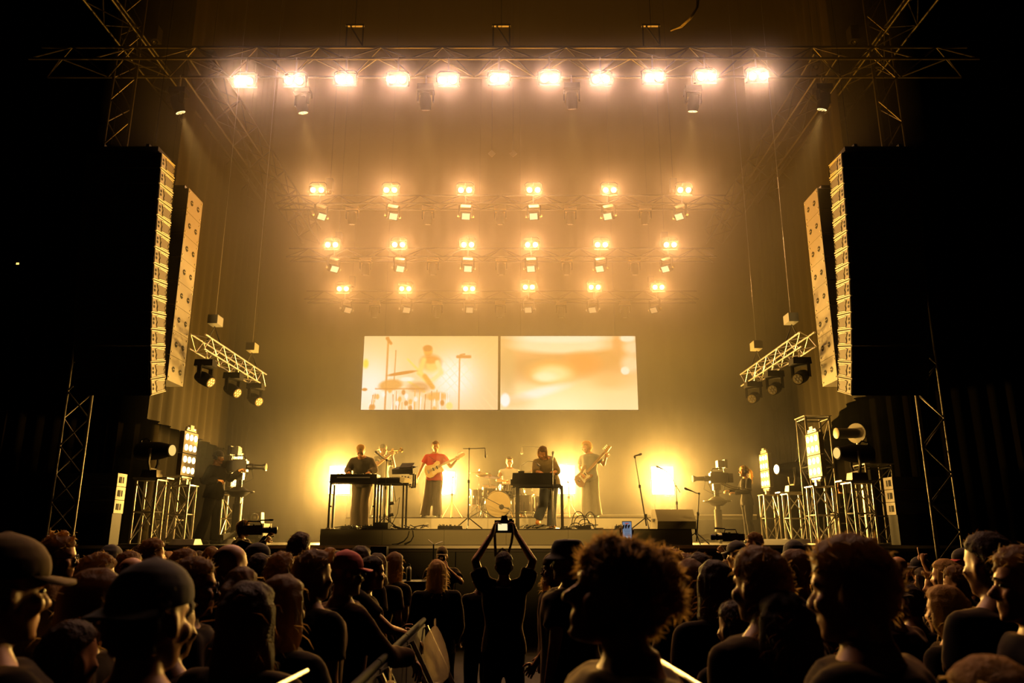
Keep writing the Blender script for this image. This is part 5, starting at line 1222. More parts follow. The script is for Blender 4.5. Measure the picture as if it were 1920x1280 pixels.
# wedge monitor
a, b = at(1226, 993, 14.75), at(1297, 955, 14.75); W_ = b.x - a.x; Hh = b.z - R1Z
t = thing('floor_monitor', 'large olive-lit wedge monitor on the right front corner of the riser', 'speaker', ((a.x + b.x) / 2, 14.75, R1Z), .10)
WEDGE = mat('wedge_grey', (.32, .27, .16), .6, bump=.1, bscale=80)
pr = [(-.22, .0), (-.24, .14), (-.10, Hh), (.12, Hh), (.24, .10), (.24, 0)]
part(MB().prism([V((-W_ / 2, y, z)) for y, z in pr], (W_, 0, 0)), 'cabinet', WEDGE, t)
part(MB().prism([V((-W_ / 2 + .03, y, z)) for y, z in ((.135, Hh - .02), (.255, .11), (.265, .115), (.145, Hh - .01))], (W_ - .06, 0, 0)), 'grille', GRILLE, t)
for s in (-1, 1): part(MB().box((s * (W_ / 2 + .003), 0, Hh * .45), (.006, .14, .05)), 'handle', DARKHOLE, t)
# pedal boards and cable heaps on the riser edge
def cable(label, pts, r=.009, m=RUBBER): return solo(MB().tube(pts, r, 5), 'cable', m, label, 'cable', smooth=True, base=pts[0])
r = random.Random(4)
for px0, px1, lab in ((640, 700, 'thin black cable looping around the left keyboard stand'), (735, 800, 'black cable running right from the small keyboards'), (1050, 1120, 'tangled black cable right of the upright keyboard'), (960, 1036, 'black cable on the floor beneath the upright keyboard')):
    pts = []
    for i in range(26):
        px = px0 + (px1 - px0) * (i / 25) + r.uniform(-10, 10); pts.append(V((at(px, 985, 14.7).x, 14.55 + r.uniform(-.22, .3), R1Z + .012 + max(0, r.uniform(-.02, .07)))))
    cable(lab, pts)
for i in range(6):
    pts = []; cx = at(1078 + 6 * i, 985, 14.7).x
    for k in range(14): a = k / 13 * 3.14; pts.append(V((cx + math.cos(a) * (.10 + .02 * i % .05), 14.6 + .05 * i - .15 * math.sin(a * 2), R1Z + .012 + math.sin(a) * (.10 + .07 * ((i * 7) % 4)))))
    cable('arched black cable in the tangle on the riser right of the upright keyboard', pts)['group'] = 'arched cables on the riser'
cable('cable hanging over the riser front below the small keyboards', [at(767, 990, 14.5), at(767, 996, 14.22), at(764, 1006, 14.23), at(757, 1014, 14.23), at(745, 1019, 14.22), at(735, 1020, 14.15)], .008)
cable('second cable hanging over the riser front in a wide loop', [at(770, 990, 14.5), at(774, 995, 14.22), at(775, 1005, 14.23), at(770, 1014, 14.23), at(758, 1019, 14.21)], .008)
for px, Y, w, lab in ((655, 14.6, .30, 'pedal with shiny knobs at the left keyboard player\'s feet'), (690, 14.7, .22, 'small pedal right of the left keyboard player\'s feet'), (838, 14.6, .22, 'small effects pedal in the row left of the T-shaped stand'), (853, 14.7, .30, 'larger effects pedal in the row left of the T-shaped stand'), (827, 14.55, .12, 'tiny pedal at the left end of the pedal row'),
                      (1095, 14.55, .25, 'pedal board amid the cable tangle'), (1160, 14.6, .16, 'small pedal lying alone on the riser near the bassist'), (1172, 14.65, .16, 'second lone pedal right of the first')):
    c = V((at(px, 985, Y).x, Y, R1Z)); t = thing('effects_pedal', lab, 'pedal', c)
    part(MB().box((0, 0, .03), (w, .14, .06), taper=.9, tapy=.8), 'case', BLACK, t); part(MB().cyl((-w * .25, 0, .06), (-w * .25, 0, .085), .012, n=8), 'knob', CHROME, t); part(MB().cyl((w * .25, 0, .06), (w * .25, 0, .085), .012, n=8), 'knob', CHROME, t); part(MB().cyl((0, -.045, .05), (0, -.045, .075), .014, n=8), 'foot_switch', CHROME, t)

# ---------------------------------------------------------------- broadcast cameras and their operators
def broadcast_camera(label, x, y, zc, s, m, z0=DZ, ped=True, cat='camera'):
    """pedestal, steering ring, camera body, long lens towards s*x, viewfinder, pan handles"""
    CRM = m
    if ped:
        t = thing('camera_pedestal', 'wheeled pedestal with steering ring under the ' + label, 'pedestal', (x, y, z0)); h = zc - z0
        part(MB().lathe([(.25, .10), (.3, .085), (h * .55, .085), (h * .56, .06), (h - .16, .06)], (0, 0, 0), (0, 0, 1), 14), 'column', CRM, t, True)
        part(MB().torus((0, 0, h - .40), (0, 0, 1), .30, .016, 28, 6), 'steering_ring', CRM, t, True)
        part(MB().lathe([(h - .50, .12), (h - .40, .24), (h - .30, .10)], (0, 0, 0), (0, 0, 1), 14), 'weight_cone', CRM, t, True)
        for k in range(3):
            a = 2.0944 * k + .3; e = V((math.cos(a) * .45, math.sin(a) * .45, 0))
            part(MB().box(e * .5 + V((0, 0, .16)), (.46, .10, .10), (0, .15, a)), 'leg', CRM, t); part(MB().cyl(e + V((0, 0, .06)) - V((-math.sin(a), math.cos(a), 0)) * .03, e + V((0, 0, .06)) + V((-math.sin(a), math.cos(a), 0)) * .03, .06, n=12), 'wheel', RUBBER, t)
        part(MB().box((0, 0, h - .09), (.16, .12, .14)), 'pan_head', CRM, t)
    t = thing('broadcast_camera', label, cat, (x, y, zc - .02))
    part(MB().box((-s * .06, 0, .13), (.40, .15, .22)).box((-s * .02, 0, .25), (.26, .10, .04)), 'body', CRM, t)
    part(MB().lathe([(0, .055), (.03, .065), (.12, .062), (.13, .05), (.30, .048), (.32, .06), (.36, .075), (.38, .078), (.385, .06)], (s * .14, 0, .12), (s, 0, -.02), 18), 'lens', CRM, t, True)
    part(MB().disc((s * .526, 0, .112), (s, 0, 0), .058, 18, .004), 'lens_glass', GLASSD, t)
    part(MB().tube([(-s * .2, 0, .27), (-s * .18, 0, .34), (s * .06, 0, .34), (s * .1, 0, .27)], .014, 6), 'carry_handle', CRM, t)
    part(MB().box((-s * .12, 0, .44), (.16, .20, .15)).box((-s * .22, 0, .44), (.06, .24, .19)).box((-s * .10, 0, .35), (.05, .05, .06)), 'viewfinder', CRM, t)
    part(MB().box((-s * .32, 0, .13), (.10, .13, .20)), 'battery_pack', CRM, t)
    for q in (-1, 1):
        part(MB().tube([(-s * .1, q * .08, .02), (-s * .35, q * .16, -.08), (-s * .62, q * .20, -.12)], .013, 6).cyl((-s * .60, q * .20, -.118), (-s * .72, q * .21, -.135), .02, n=8), 'pan_handle', CRM, t)
    part(MB().tube([(-s * .2, -.08, .05), (-s * .1, -.1, -.2), (s * .1, -.1, -.25), (s * .2, -.08, .02)], .006, 5).tube([(s * .25, -.05, .06), (s * .3, -.06, -.12), (s * .12, -.1, -.22), (0, -.1, -.1)], .005, 5), 'cable', RUBBER, t)
p = at(470, 886, 15.6)
broadcast_camera('black broadcast camera pointing right beside the left operator', at(450, 886, 15.6).x, 15.6, p.z + .02, 1, BLACKM)
C0 = stand_at(398, 15.35, DZ); crz = -PI / 2 - .12
j = joints(build=1.22, waist=(0, .01, 1.10), sL=(-.2, -.01, 1.43), sR=(.2, -.01, 1.43), eR=(.27, -.08, 1.16), wR=(.20, .16, 1.17), eL=(-.22, .20, 1.24), wL=(-.10, .43, 1.38), hL=(-.1, 0, .93), hR=(.1, 0, .93), kL=(-.10, .04, .5), aL=(-.10, .05, .09), tL=(-.12, .20, .03), kR=(.13, -.05, .5), aR=(.15, -.15, .09), tR=(.17, .0, .03), arm=1.1)
o, H = figure('person', 'camera operator in black with headset standing at the left pedestal camera', C0, crz, j, (0, 2, 0), SKIN, {'R': ((-.3, .9, .0), (0, 0, -1), .9), 'L': ((.2, .9, .3), (0, .2, -1), .9)}, scale=1.03)
beanie(o, H, mat('cap_dark', (.05, .04, .03), .9)); headset(o, H); eyewear(o, H); wear_top(o, j, DARKC, 'long', g=.02, name='jacket', seed=20, loose=.01); wear_legs(o, j, DARKC, hem_r=.10, seed=21); wear_shoes(o, j, SHOED)
CAMT = mat('camera_tan', (.07, .055, .03), .5, spec=.2)
p = at(1345, 907, 17.3)
broadcast_camera('broadcast camera pointing left beside the woman operator', at(1343, 907, 17.3).x, 17.3, p.z + .02, -1, CAMT)
C0 = stand_at(1402, 17.5, DZ); crz = PI / 2 + .1
j = joints(fem=1, eL=(-.22, .05, 1.16), wL=(-.14, .34, 1.12), eR=(.22, .08, 1.18), wR=(.12, .38, 1.18), kL=(-.09, .02, .5), kR=(.09, .0, .5))
o, H = figure('person', 'camera operator with blond ponytail and black outfit at the right pedestal camera', C0, crz, j, (0, -4, 0), SKIN3, {'R': ((-.2, .9, .0), (0, 0, -1), .9), 'L': ((.2, .9, .1), (0, 0, -1), .9)}, scale=.97)
hair(o, H, 'ponytail', HAIRL, 21, strands=300); headset(o, H); wear_top(o, j, DARKC, 'long', g=.014, name='top', seed=22); wear_legs(o, j, DARKC, hem_r=.075, seed=23); wear_shoes(o, j, SHOED)
# crew member seated in the right wing
K0 = stand_at(1584, 17.0, DZ)
j = joints(pelvis=(0, -.02, .56), waist=(0, 0, .70), chest=(0, .03, .90), neck=(0, .02, 1.075), head=(0, .06, 1.22), sL=(-.18, .02, 1.02), sR=(.18, .02, 1.02), eL=(-.24, .08, .78), eR=(.24, .08, .78), wL=(-.15, .30, .72), wR=(.15, .30, .72), hL=(-.1, .02, .54), hR=(.1, .02, .54), kL=(-.12, .44, .52), kR=(.12, .44, .52), aL=(-.12, .46, .1), aR=(.12, .46, .1), tL=(-.12, .60, .03), tR=(.12, .60, .03))
o, H = figure('person', 'dim crew member in black sitting behind the right lamp towers', K0, PI / 2 + .5, j, (10, 5, 0), SKIN2)
hair(o, H, 'short', HAIRD, 30, strands=60); wear_top(o, j, DARKC, 'long', name='top', seed=24); wear_legs(o, j, DARKC, seed=25); wear_shoes(o, j, SHOED)
def flight_case(label, x, y, z, w, d, h):
    t = thing('flight_case', label, 'case', (x, y, z)); part(MB().box((0, 0, h / 2), (w, d, h)), 'shell', mat('case_black', (.04, .035, .03), .5), t)
    for sx in (-1, 1):
        for sy in (-1, 1): part(MB().box((sx * w / 2, sy * d / 2, h / 2), (.03, .03, h + .004)), 'corner_edge', STEEL, t)
    for sy in (-1, 1): part(MB().box((0, sy * d / 2, h * .66), (w, .012, .02)), 'lid_edge', STEEL, t); part(MB().box((w * .25, sy * (d / 2 + .004), h * .66), (.06, .012, .08)), 'latch', STEEL, t)
flight_case('black flight case under the seated crew member', K0.x, 17.0, DZ, .5, .5, .46)
flight_case('cream-edged flight case behind the left pedestal camera', at(478, 980, 17.2).x, 17.2, DZ, .55, .5, .42)
a = at(478, 980, 17.2); t = thing('stage_fan', 'small white fan unit on the flight case behind the left pedestal camera', 'fan', (a.x + .02, 17.2, DZ + .42))
part(MB().box((0, 0, .12), (.30, .22, .24), taper=.9), 'housing', mat('fan_white', (.6, .5, .35), .5), t); part(MB().torus((.0, -.12, .13), (0, 1, 0), .08, .012, 18, 5).disc((0, -.115, .13), (0, 1, 0), .03, 12, .01), 'guard', STEEL, t)
a = at(1605, 985, 16.4); flight_case('flight case with olive edges between the right lattice towers', a.x, 16.4, DZ, .9, .5, .62)
# ================================================================ the crowd
def dark(n, c): return mat(n, c, 0.9, spec=0.05, sheen=0.22)
TEES = [dark('cloth_black_tee', (0.006, 0.0055, 0.005)), dark('cloth_ink', (0.006, 0.006, 0.007)), dark('cloth_charcoal', (0.010, 0.009, 0.008)), dark('cloth_wine', (0.022, 0.004, 0.004)), dark('cloth_moss', (0.020, 0.015, 0.006))]
PANTS = mat('cloth_dark_trousers', (0.008, 0.008, 0.008), 0.9, spec=0.05)
CAPD = mat('cap_dark', (0.012, 0.010, 0.008), 0.9, spec=0.05, sheen=0.05); CAPT = mat('cap_beige', (0.22, 0.16, 0.07), 0.9, spec=0.1); CAPR = mat('cap_red', (0.55, 0.05, 0.03), 0.8)
TAKEN = []      # where people already stand
def spot_of(px, py, Y): p = at(px, py, Y); return V((p.x, Y, 0.0)), p.z
def make_person(label, px, py, Y, rz, hairstyle, hm, seed, skin=None, tee=0, fem=0, sleeve='short', head=(0, 0, 0), hat=None, glasses=False, top=1.765, voxel=.014, strands=None, hk=1.0, jj=None, hands=None, loc_z=0.0, nose=1.0, legs=True, eyes=False, scale=None, hairvox=.010, teem=None):
    """a person of the crowd whose head top stands at (px, py), Y metres into the hall"""
    base, zt = spot_of(px, py, Y); base.z = loc_z
    if hairstyle in ('long', 'bob', 'ponytail', 'bun', 'parted', 'short', 'messy'): top = max(top, 1.775)
    if hairstyle in ('curly', 'fluffy', 'spiky'): top = 1.795
    s = scale or (zt - loc_z) / top
    j = joints(**dict(dict(fem=fem, eL=(-.23, -.02, 1.14), eR=(.23, -.02, 1.14), wL=(-.20, .16, .95), wR=(.20, .16, .95)), **(jj or {}))) if fem else joints(**dict(dict(build=1.0 + .08 * (seed % 3), wL=(-.20, .14, .93), wR=(.20, .14, .93)), **(jj or {})))
    R = math.radians(rz); hx = Matrix.Rotation(R, 3, 'Z') @ V((j['head'].x, j['head'].y, 0)) * s
    base = base - hx
    TAKEN.append((base.x, base.y))
    o, H = figure('person', label, base, R, j, head, skin or SKIN, hands, voxel, s, nose=nose, eyes=eyes)
    if hat: HATS[hat[0]](o, H, hat[1], *hat[2:])
    if hairstyle: hair(o, H, hairstyle, hm, seed, hairvox, strands=strands if strands is not None else 260, k=hk)
    if glasses: eyewear(o, H)
    wear_top(o, j, teem or TEES[tee], sleeve, g=.02, name='tee' if sleeve == 'short' else 'jacket', seed=seed, loose=.015, voxel=max(voxel, .018))
    if legs: wear_legs(o, j, PANTS, hem_r=.09, seed=seed, voxel=.024)
    return o, j, H, s
HATS = dict(cap=lambda o, H, m, back=False, brim=None: cap_hat(o, H, m, back=back, bm_=brim), beanie=lambda o, H, m: beanie(o, H, m), bucket=lambda o, H, m: bucket_hat(o, H, m))
# the kinds of crowd member that repeat: hair, hair colour, skin, top, woman, hat
ARCH = dict(a=('short', HAIRD, SKIN, 0, 0, None), b=('messy', HAIRB, SKIN, 2, 0, None), c=('crop', HAIRD, SKIN2, 1, 0, None), d=(None, HAIRD, SKIN, 4, 0, ('cap', CAPD)), e=(None, HAIRD, SKIN, 3, 0, ('cap', CAPT, True)),
            f=('long', HAIRD, SKIN, 0, 1, None), g=('long', HAIRL, SKIN3, 2, 1, None), h=('ponytail', HAIRB, SKIN, 1, 1, None), i=('bun', HAIRB, SKIN3, 0, 1, None), j=('bob', HAIRL, SKIN3, 4, 1, None), k=(None, HAIRD, SKIN2, 0, 0, ('beanie', CAPD)),
            l=('curly', HAIRB, SKIN2, 2, 0, None), m=(None, HAIRD, SKIN, 1, 0, None), n=('parted', HAIRB, SKIN, 4, 1, None), q=('quiff', HAIRB, SKIN, 0, 0, None), r=(None, HAIRD, SKIN, 0, 0, ('cap', CAPD, False, CAPR)))
TOPZ = dict(a=1.777, b=1.79, c=1.76, d=1.775, e=1.775, f=1.78, g=1.78, h=1.78, i=1.80, j=1.78, k=1.785, l=1.80, m=1.75, n=1.78, q=1.785, r=1.775)
proto = {}
def crowd(px, py, Y, a, rz, label):
    for k in range(24):                                                  # step forwards or back until there is room to stand
        y = Y + (0.09 * ((k + 1) // 2)) * (1 if k % 2 else -1); p, z = spot_of(px, py, y)
        if all((p.x - u) ** 2 + (p.y - w) ** 2 > 0.44 ** 2 for u, w in TAKEN) and not (abs(p.x + 0.72) < 0.3 and 3.2 < y < 6.8): Y = y; break
    else: print('no room for', label)
    if a not in proto:
        hs, hm, sk, tee, fem, hat = ARCH[a]; o, j, H, s = make_person(label, px, py, Y, rz, hs, hm, ord(a), sk, tee, fem, hat=hat, top=TOPZ[a], voxel=.017, strands=220)
        proto[a] = o; o.scale = (1, 1, 1)
    else: o = copy_tree(proto[a], label=label)
    if len(TAKEN) == 0 or TAKEN[-1] != (spot_of(px, py, Y)[0].x, Y): TAKEN.append((spot_of(px, py, Y)[0].x, Y))
    base, zt = spot_of(px, py, Y); s = zt / TOPZ[a]; o.scale = (s, s, s); o.rotation_euler = (0, 0, math.radians(rz)); hd = Matrix.Rotation(math.radians(rz), 3, 'Z') @ V((0, .02 * s, 0)); o.location = base - hd
    o['group'] = 'concert crowd'
    return o
# near and singular people
make_person('very near person in dark cap worn backwards, seen from behind at the left', 296, 1043, 1.98, -14, 'crop', HAIRD, 31, SKIN, 0, hat=('cap', CAPD, True), top=1.775, voxel=.010)
make_person('man in beige cap at the left edge looking right, cheek and ear lit', 22, 996, 2.1, -34, None, HAIRD, 1, SKIN, 0, hat=('cap', CAPT), top=1.775, voxel=.010, eyes=True)
make_person('spiky haired man with glasses in right profile at the left', 116, 992, 5.0, -72, 'spiky', HAIRB, 2, SKIN, 2, glasses=True, voxel=.010)
make_person('long haired woman with glasses in right profile at the left', 186, 1060, 3.0, -68, 'parted', HAIRB, 3, SKIN, 4, 1, glasses=True, voxel=.010)
make_person('man with round glasses glinting, face turned right, left of the bald head', 368, 1037, 3.6, -60, 'short', HAIRB, 4, SKIN, 1, glasses=True, voxel=.010)
make_person('big fluffy haired person in left profile, nearest head at the centre right', 1150, 974, 2.0, 88, 'fluffy', HAIRB, 5, SKIN, 0, voxel=.009, head=(8, -12, 0), strands=5000, nose=1.15, hairvox=.008)
make_person('tall near man with short hair, left cheek and ear lit, at the right', 1585, 994, 2.15, 42, 'messy', HAIRB, 6, SKIN, 0, voxel=.010, head=(8, 4, 0), strands=500)
make_person('man in olive jacket with thick swept hair right of centre', 1418, 1018, 2.9, 28, 'messy', HAIRB, 7, SKIN, 4, sleeve='long', voxel=.010, strands=400)
make_person('woman with short bob and shiny hair clips in front of the olive jacket', 1466, 1101, 2.75, 25, 'bob', HAIRD, 8, SKIN, 0, 1, voxel=.010)
make_person('man at the right edge in left profile, cheek glowing', 1910, 1016, 2.9, 68, 'messy', HAIRB, 9, SKIN, 1, voxel=.010, eyes=True)
make_person('bearded man with glasses half hidden by the bucket hat', 1040, 1040, 6.4, 75, 'beard', HAIRB, 10, SKIN, 2, glasses=True, top=1.745, voxel=.010, hat=('cap', CAPT, True))
make_person('man in black bucket hat facing left beside the aisle', 1062, 1010, 5.4, 62, None, HAIRD, 11, SKIN2, 0, hat=('bucket', CAPD), top=1.77, voxel=.010, jj=dict(build=1.3, eL=(-.29, -.02, 1.14), wL=(-.27, .04, .90)))
# red cap man with forearms on the barrier
make_person('man in red cap and glasses leaning his forearms on the barrier', 652, 1029, 4.8, -48, None, HAIRD, 12, SKIN, 3, sleeve='long', hat=('cap', CAPR), glasses=True, top=1.775, voxel=.010, jj=dict(eL=(-.26, .10, 1.20), wL=(-.06, .33, 1.17), eR=(.26, .14, 1.18), wR=(.16, .40, 1.14)), hands={'L': ((.5, .8, -.2), (0, 0, -1), .6), 'R': ((-.1, .6, -.8), (0, -.6, -1), .4)})
make_person('short haired man bending over the barrier near its far end', 698, 1062, 6.2, -58, 'crop', HAIRD, 13, SKIN, 2, voxel=.012, jj=dict(chest=(0, .05, 1.28), neck=(0, .10, 1.44), head=(0, .17, 1.57), eL=(-.25, .20, 1.18), wL=(-.12, .46, 1.12), eR=(.25, .22, 1.18), wR=(.12, .48, 1.10)), scale=1.0, hands={'R': ((0, .7, -.6), (0, -.6, -1), .5)})
o, j, H, s = make_person('woman with loose hair whose lit bare arm wears a wristband', 534, 1072, 3.35, -30, 'parted', HAIRB, 14, SKIN, 2, 1, voxel=.010, jj=dict(eR=(.28, .05, 1.12), wR=(.20, .33, 1.14), sR=(.185, .0, 1.42)), hands={'R': ((-.1, .8, .5), (-1, 0, 0), .6), 'Rt': 1})
w = j['wR']; d = (j['wR'] - j['eR']).normalized(); part(MB().torus(w - d * .03, d, .031, .007, 16, 6), 'wristband', mat('wristband', (.8, .75, .6), .5), o, True)
# photographer in the aisle with both arms raised
o, j, H, s = make_person('photographer with shaved head in the aisle, both arms raised holding a camera', 945, 1032, 7.3, 0, 'crop', HAIRD, 15, SKIN, 0, voxel=.011, strands=30, jj=dict(sL=(-.20, .02, 1.46), sR=(.20, .02, 1.46), eL=(-.275, .08, 1.67), eR=(.275, .08, 1.67), wL=(-.115, .22, 1.925), wR=(.115, .22, 1.925)), hands={'L': ((.25, .3, .9), (.9, 0, 0), .8), 'R': ((-.25, .3, .9), (-.9, 0, 0), .8)}, eyes=False)
C = o.location + V((0, .27, 1.99)) * s
t = thing('photo_camera', 'black reflex camera with lit display held overhead by the photographer', 'camera', C); t.scale = (1.25,) * 3
part(MB().box((0, 0, 0), (.150, .05, .095)).box((.055, .02, .0), (.04, .07, .09)).box((0, .01, .06), (.06, .055, .045), taper=.7), 'body', BLACK, t); part(MB().lathe([(0, .036), (.09, .038), (.10, .034)], (0, .02, -.005), (0, 1, 0), 16), 'lens', BLACK, t, True)
part(MB().box((-.012, -.027, -.004), (.072, .004, .05)), 'display', emis('display_glow', (1.0, .82, .42), 1.1), t); part(MB().cyl((.05, 0, .047), (.05, 0, .06), .014, n=10), 'dial', BLACK, t)
part(MB().strip([V((-.075, 0, .02)), V((-.072, -.02, -.08)), V((-.065, -.03, -.22)), V((-.02, -.03, -.16)), V((.03, -.03, -.20)), V((.055, -.02, -.12)), V((.075, 0, .02))], (0, .003, 0), (.010, 0, .003)), 'neck_strap', RUBBER, t)
# hand with phone
o, j, H, s = make_person('fair haired person raising a phone in the left hand', 1254, 1021, 5.9, 5, 'curly', HAIRL, 16, SKIN3, 2, voxel=.012, strands=400, jj=dict(sL=(-.2, .03, 1.45), eL=(-.20, .26, 1.60), wL=(-.265, .30, 1.80)), hands={'L': ((-.05, .1, 1), (0, -1, 0.1), .5), 'Lt': 1})
C = o.location + V((-.275, .27, 1.895)) * s
t = thing('phone', 'smartphone with bluish screen raised above the crowd', 'phone', C)
part(MB().box((0, 0, 0), (.076, .009, .155)), 'case', BLACK, t); part(MB().box((0, -.0055, 0), (.068, .002, .144)), 'screen', emis('phone_blue', (.30, .38, .52), .55), t)
for i in range(7): part(MB().box((0, -.007, .045 - .012 * i), (.052 - .006 * (i % 3), .001, .004)), 'text_line', emis('phone_text', (.10, .12, .18), .5), t)
part(MB().box((.0, -.007, -.05), (.056, .001, .022)), 'video_strip', emis('phone_strip', (.55, .75, .8), .8), t); part(MB().box((.0, -.007, .06), (.03, .001, .008)), 'record_mark', emis('phone_red', (.7, .12, .08), .6), t)
# pointing hand
make_person('person at the right raising one pointing finger', 1812, 1062, 7.0, 30, 'short', HAIRD, 17, SKIN, 0, voxel=.012, jj=dict(sL=(-.2, .03, 1.45), eL=(-.26, .20, 1.62), wL=(-.27, .28, 1.80)), hands={'L': ((0, .1, 1), (1, 0, 0), (.05, 1.5, 1.6, 1.6)), 'Lt': 1})
# security man facing the crowd, hand at his face; woman in jacket; edge person
o, j, H, s = make_person('security man in cap facing the crowd with a hand at his mouth', 829, 1023, 11.3, 180, None, HAIRD, 18, SKIN, 0, hat=('cap', CAPT), top=1.775, voxel=.012, eyes=True, jj=dict(eL=(-.30, .16, 1.27), wL=(-.10, .22, 1.46)), hands={'L': ((.5, -.3, .8), (.3, -1, 0), .5)})
make_person('woman with loose blond hair and dark jacket walking up the aisle', 820, 1047, 7.6, 5, 'parted', HAIRL, 19, SKIN3, 0, 1, sleeve='long', voxel=.012, strands=500)
make_person('dark figure standing left behind the photographer', 899, 1070, 8.6, 30, 'short', HAIRD, 20, SKIN2, 0, sleeve='long', voxel=.014, scale=.86)
# camera crew in the pit
def shoulder_camera(label, c, rz, s=1):
    t = thing('shoulder_camera', label, 'camera', c, rz)
    part(MB().box((0, 0, 0), (.13, .34, .17)).box((0, -.22, .0), (.11, .12, .14)), 'body', BLACKM, t); part(MB().lathe([(0, .05), (.08, .055), (.16, .05), (.2, .062), (.26, .066), (.27, .05)], (0, .17, .0), (0, 1, 0), 16), 'lens', BLACKM, t, True)
    part(MB().tube([(0, -.12, .09), (0, -.1, .16), (0, .12, .16), (0, .15, .09)], .014, 6), 'handle', BLACKM, t); part(MB().box((-.11, .10, .06), (.09, .12, .07)).box((-.11, .01, .06), (.10, .03, .09)), 'viewfinder', BLACKM, t)
    part(MB().cyl((0, .12, .18), (0, .30, .19), .014, n=8).ell((0, .31, .19), (.022, .05, .022), None, 8, 6), 'microphone', BLACKM, t, True)
    part(MB().box((0, .30, 0), (.15, .03, .13)), 'matte_box', BLACK, t)
    return t
for px, py, Y, rz, hs, hat, lab, cl, co in ((458, 973, 12.6, -70, 'short', None, 'pit cameraman with headset filming to the right at the left stage lip', 'shoulder camera of the pit cameraman at the left stage lip', (.20, .16, 1.60)),
                                            (1413, 996, 10.5, 62, 'messy', None, 'man holding a camcorder up to his left below the right operator', 'camcorder with flip screen held below the right pedestal camera', (-.10, .30, 1.70))):
    base, zt = spot_of(px, py, Y); step = max(0.12, zt - 1.76)
    R = math.radians(rz); o, j, H, s = make_person(lab, px, py, Y, rz, hs, HAIRB, 22, SKIN, 0, sleeve='long', voxel=.012, loc_z=step, jj=dict(eR=(.30, .22, 1.30), wR=(.24, .36, 1.42), eL=(-.22, .26, 1.30), wL=(-.12, .40, 1.50)), hands={'R': ((-.2, .7, .6), (-1, 0, 0), .9), 'L': ((.1, .7, .6), (1, 0, 0), .9)})
    if rz < 0: headset(o, H)
    sc_ = shoulder_camera(cl, o.location + Matrix.Rotation(R, 3, 'Z') @ V(co) * s, R); sc_.scale = (.85,) * 3 if rz < 0 else (.62,) * 3
    if rz > 0: pass
    b = o.location; solo(MB().box((0, 0, step / 2 - .001), (.8, .8, step - .004)).box((0, 0, step - .02), (.84, .84, .03)), 'pit_step', BLACK, 'low black step under the ' + ('pit cameraman at the left' if rz < 0 else 'camcorder man'), 'step', base=(0, 0, 0)).location = (b.x, b.y, 0)

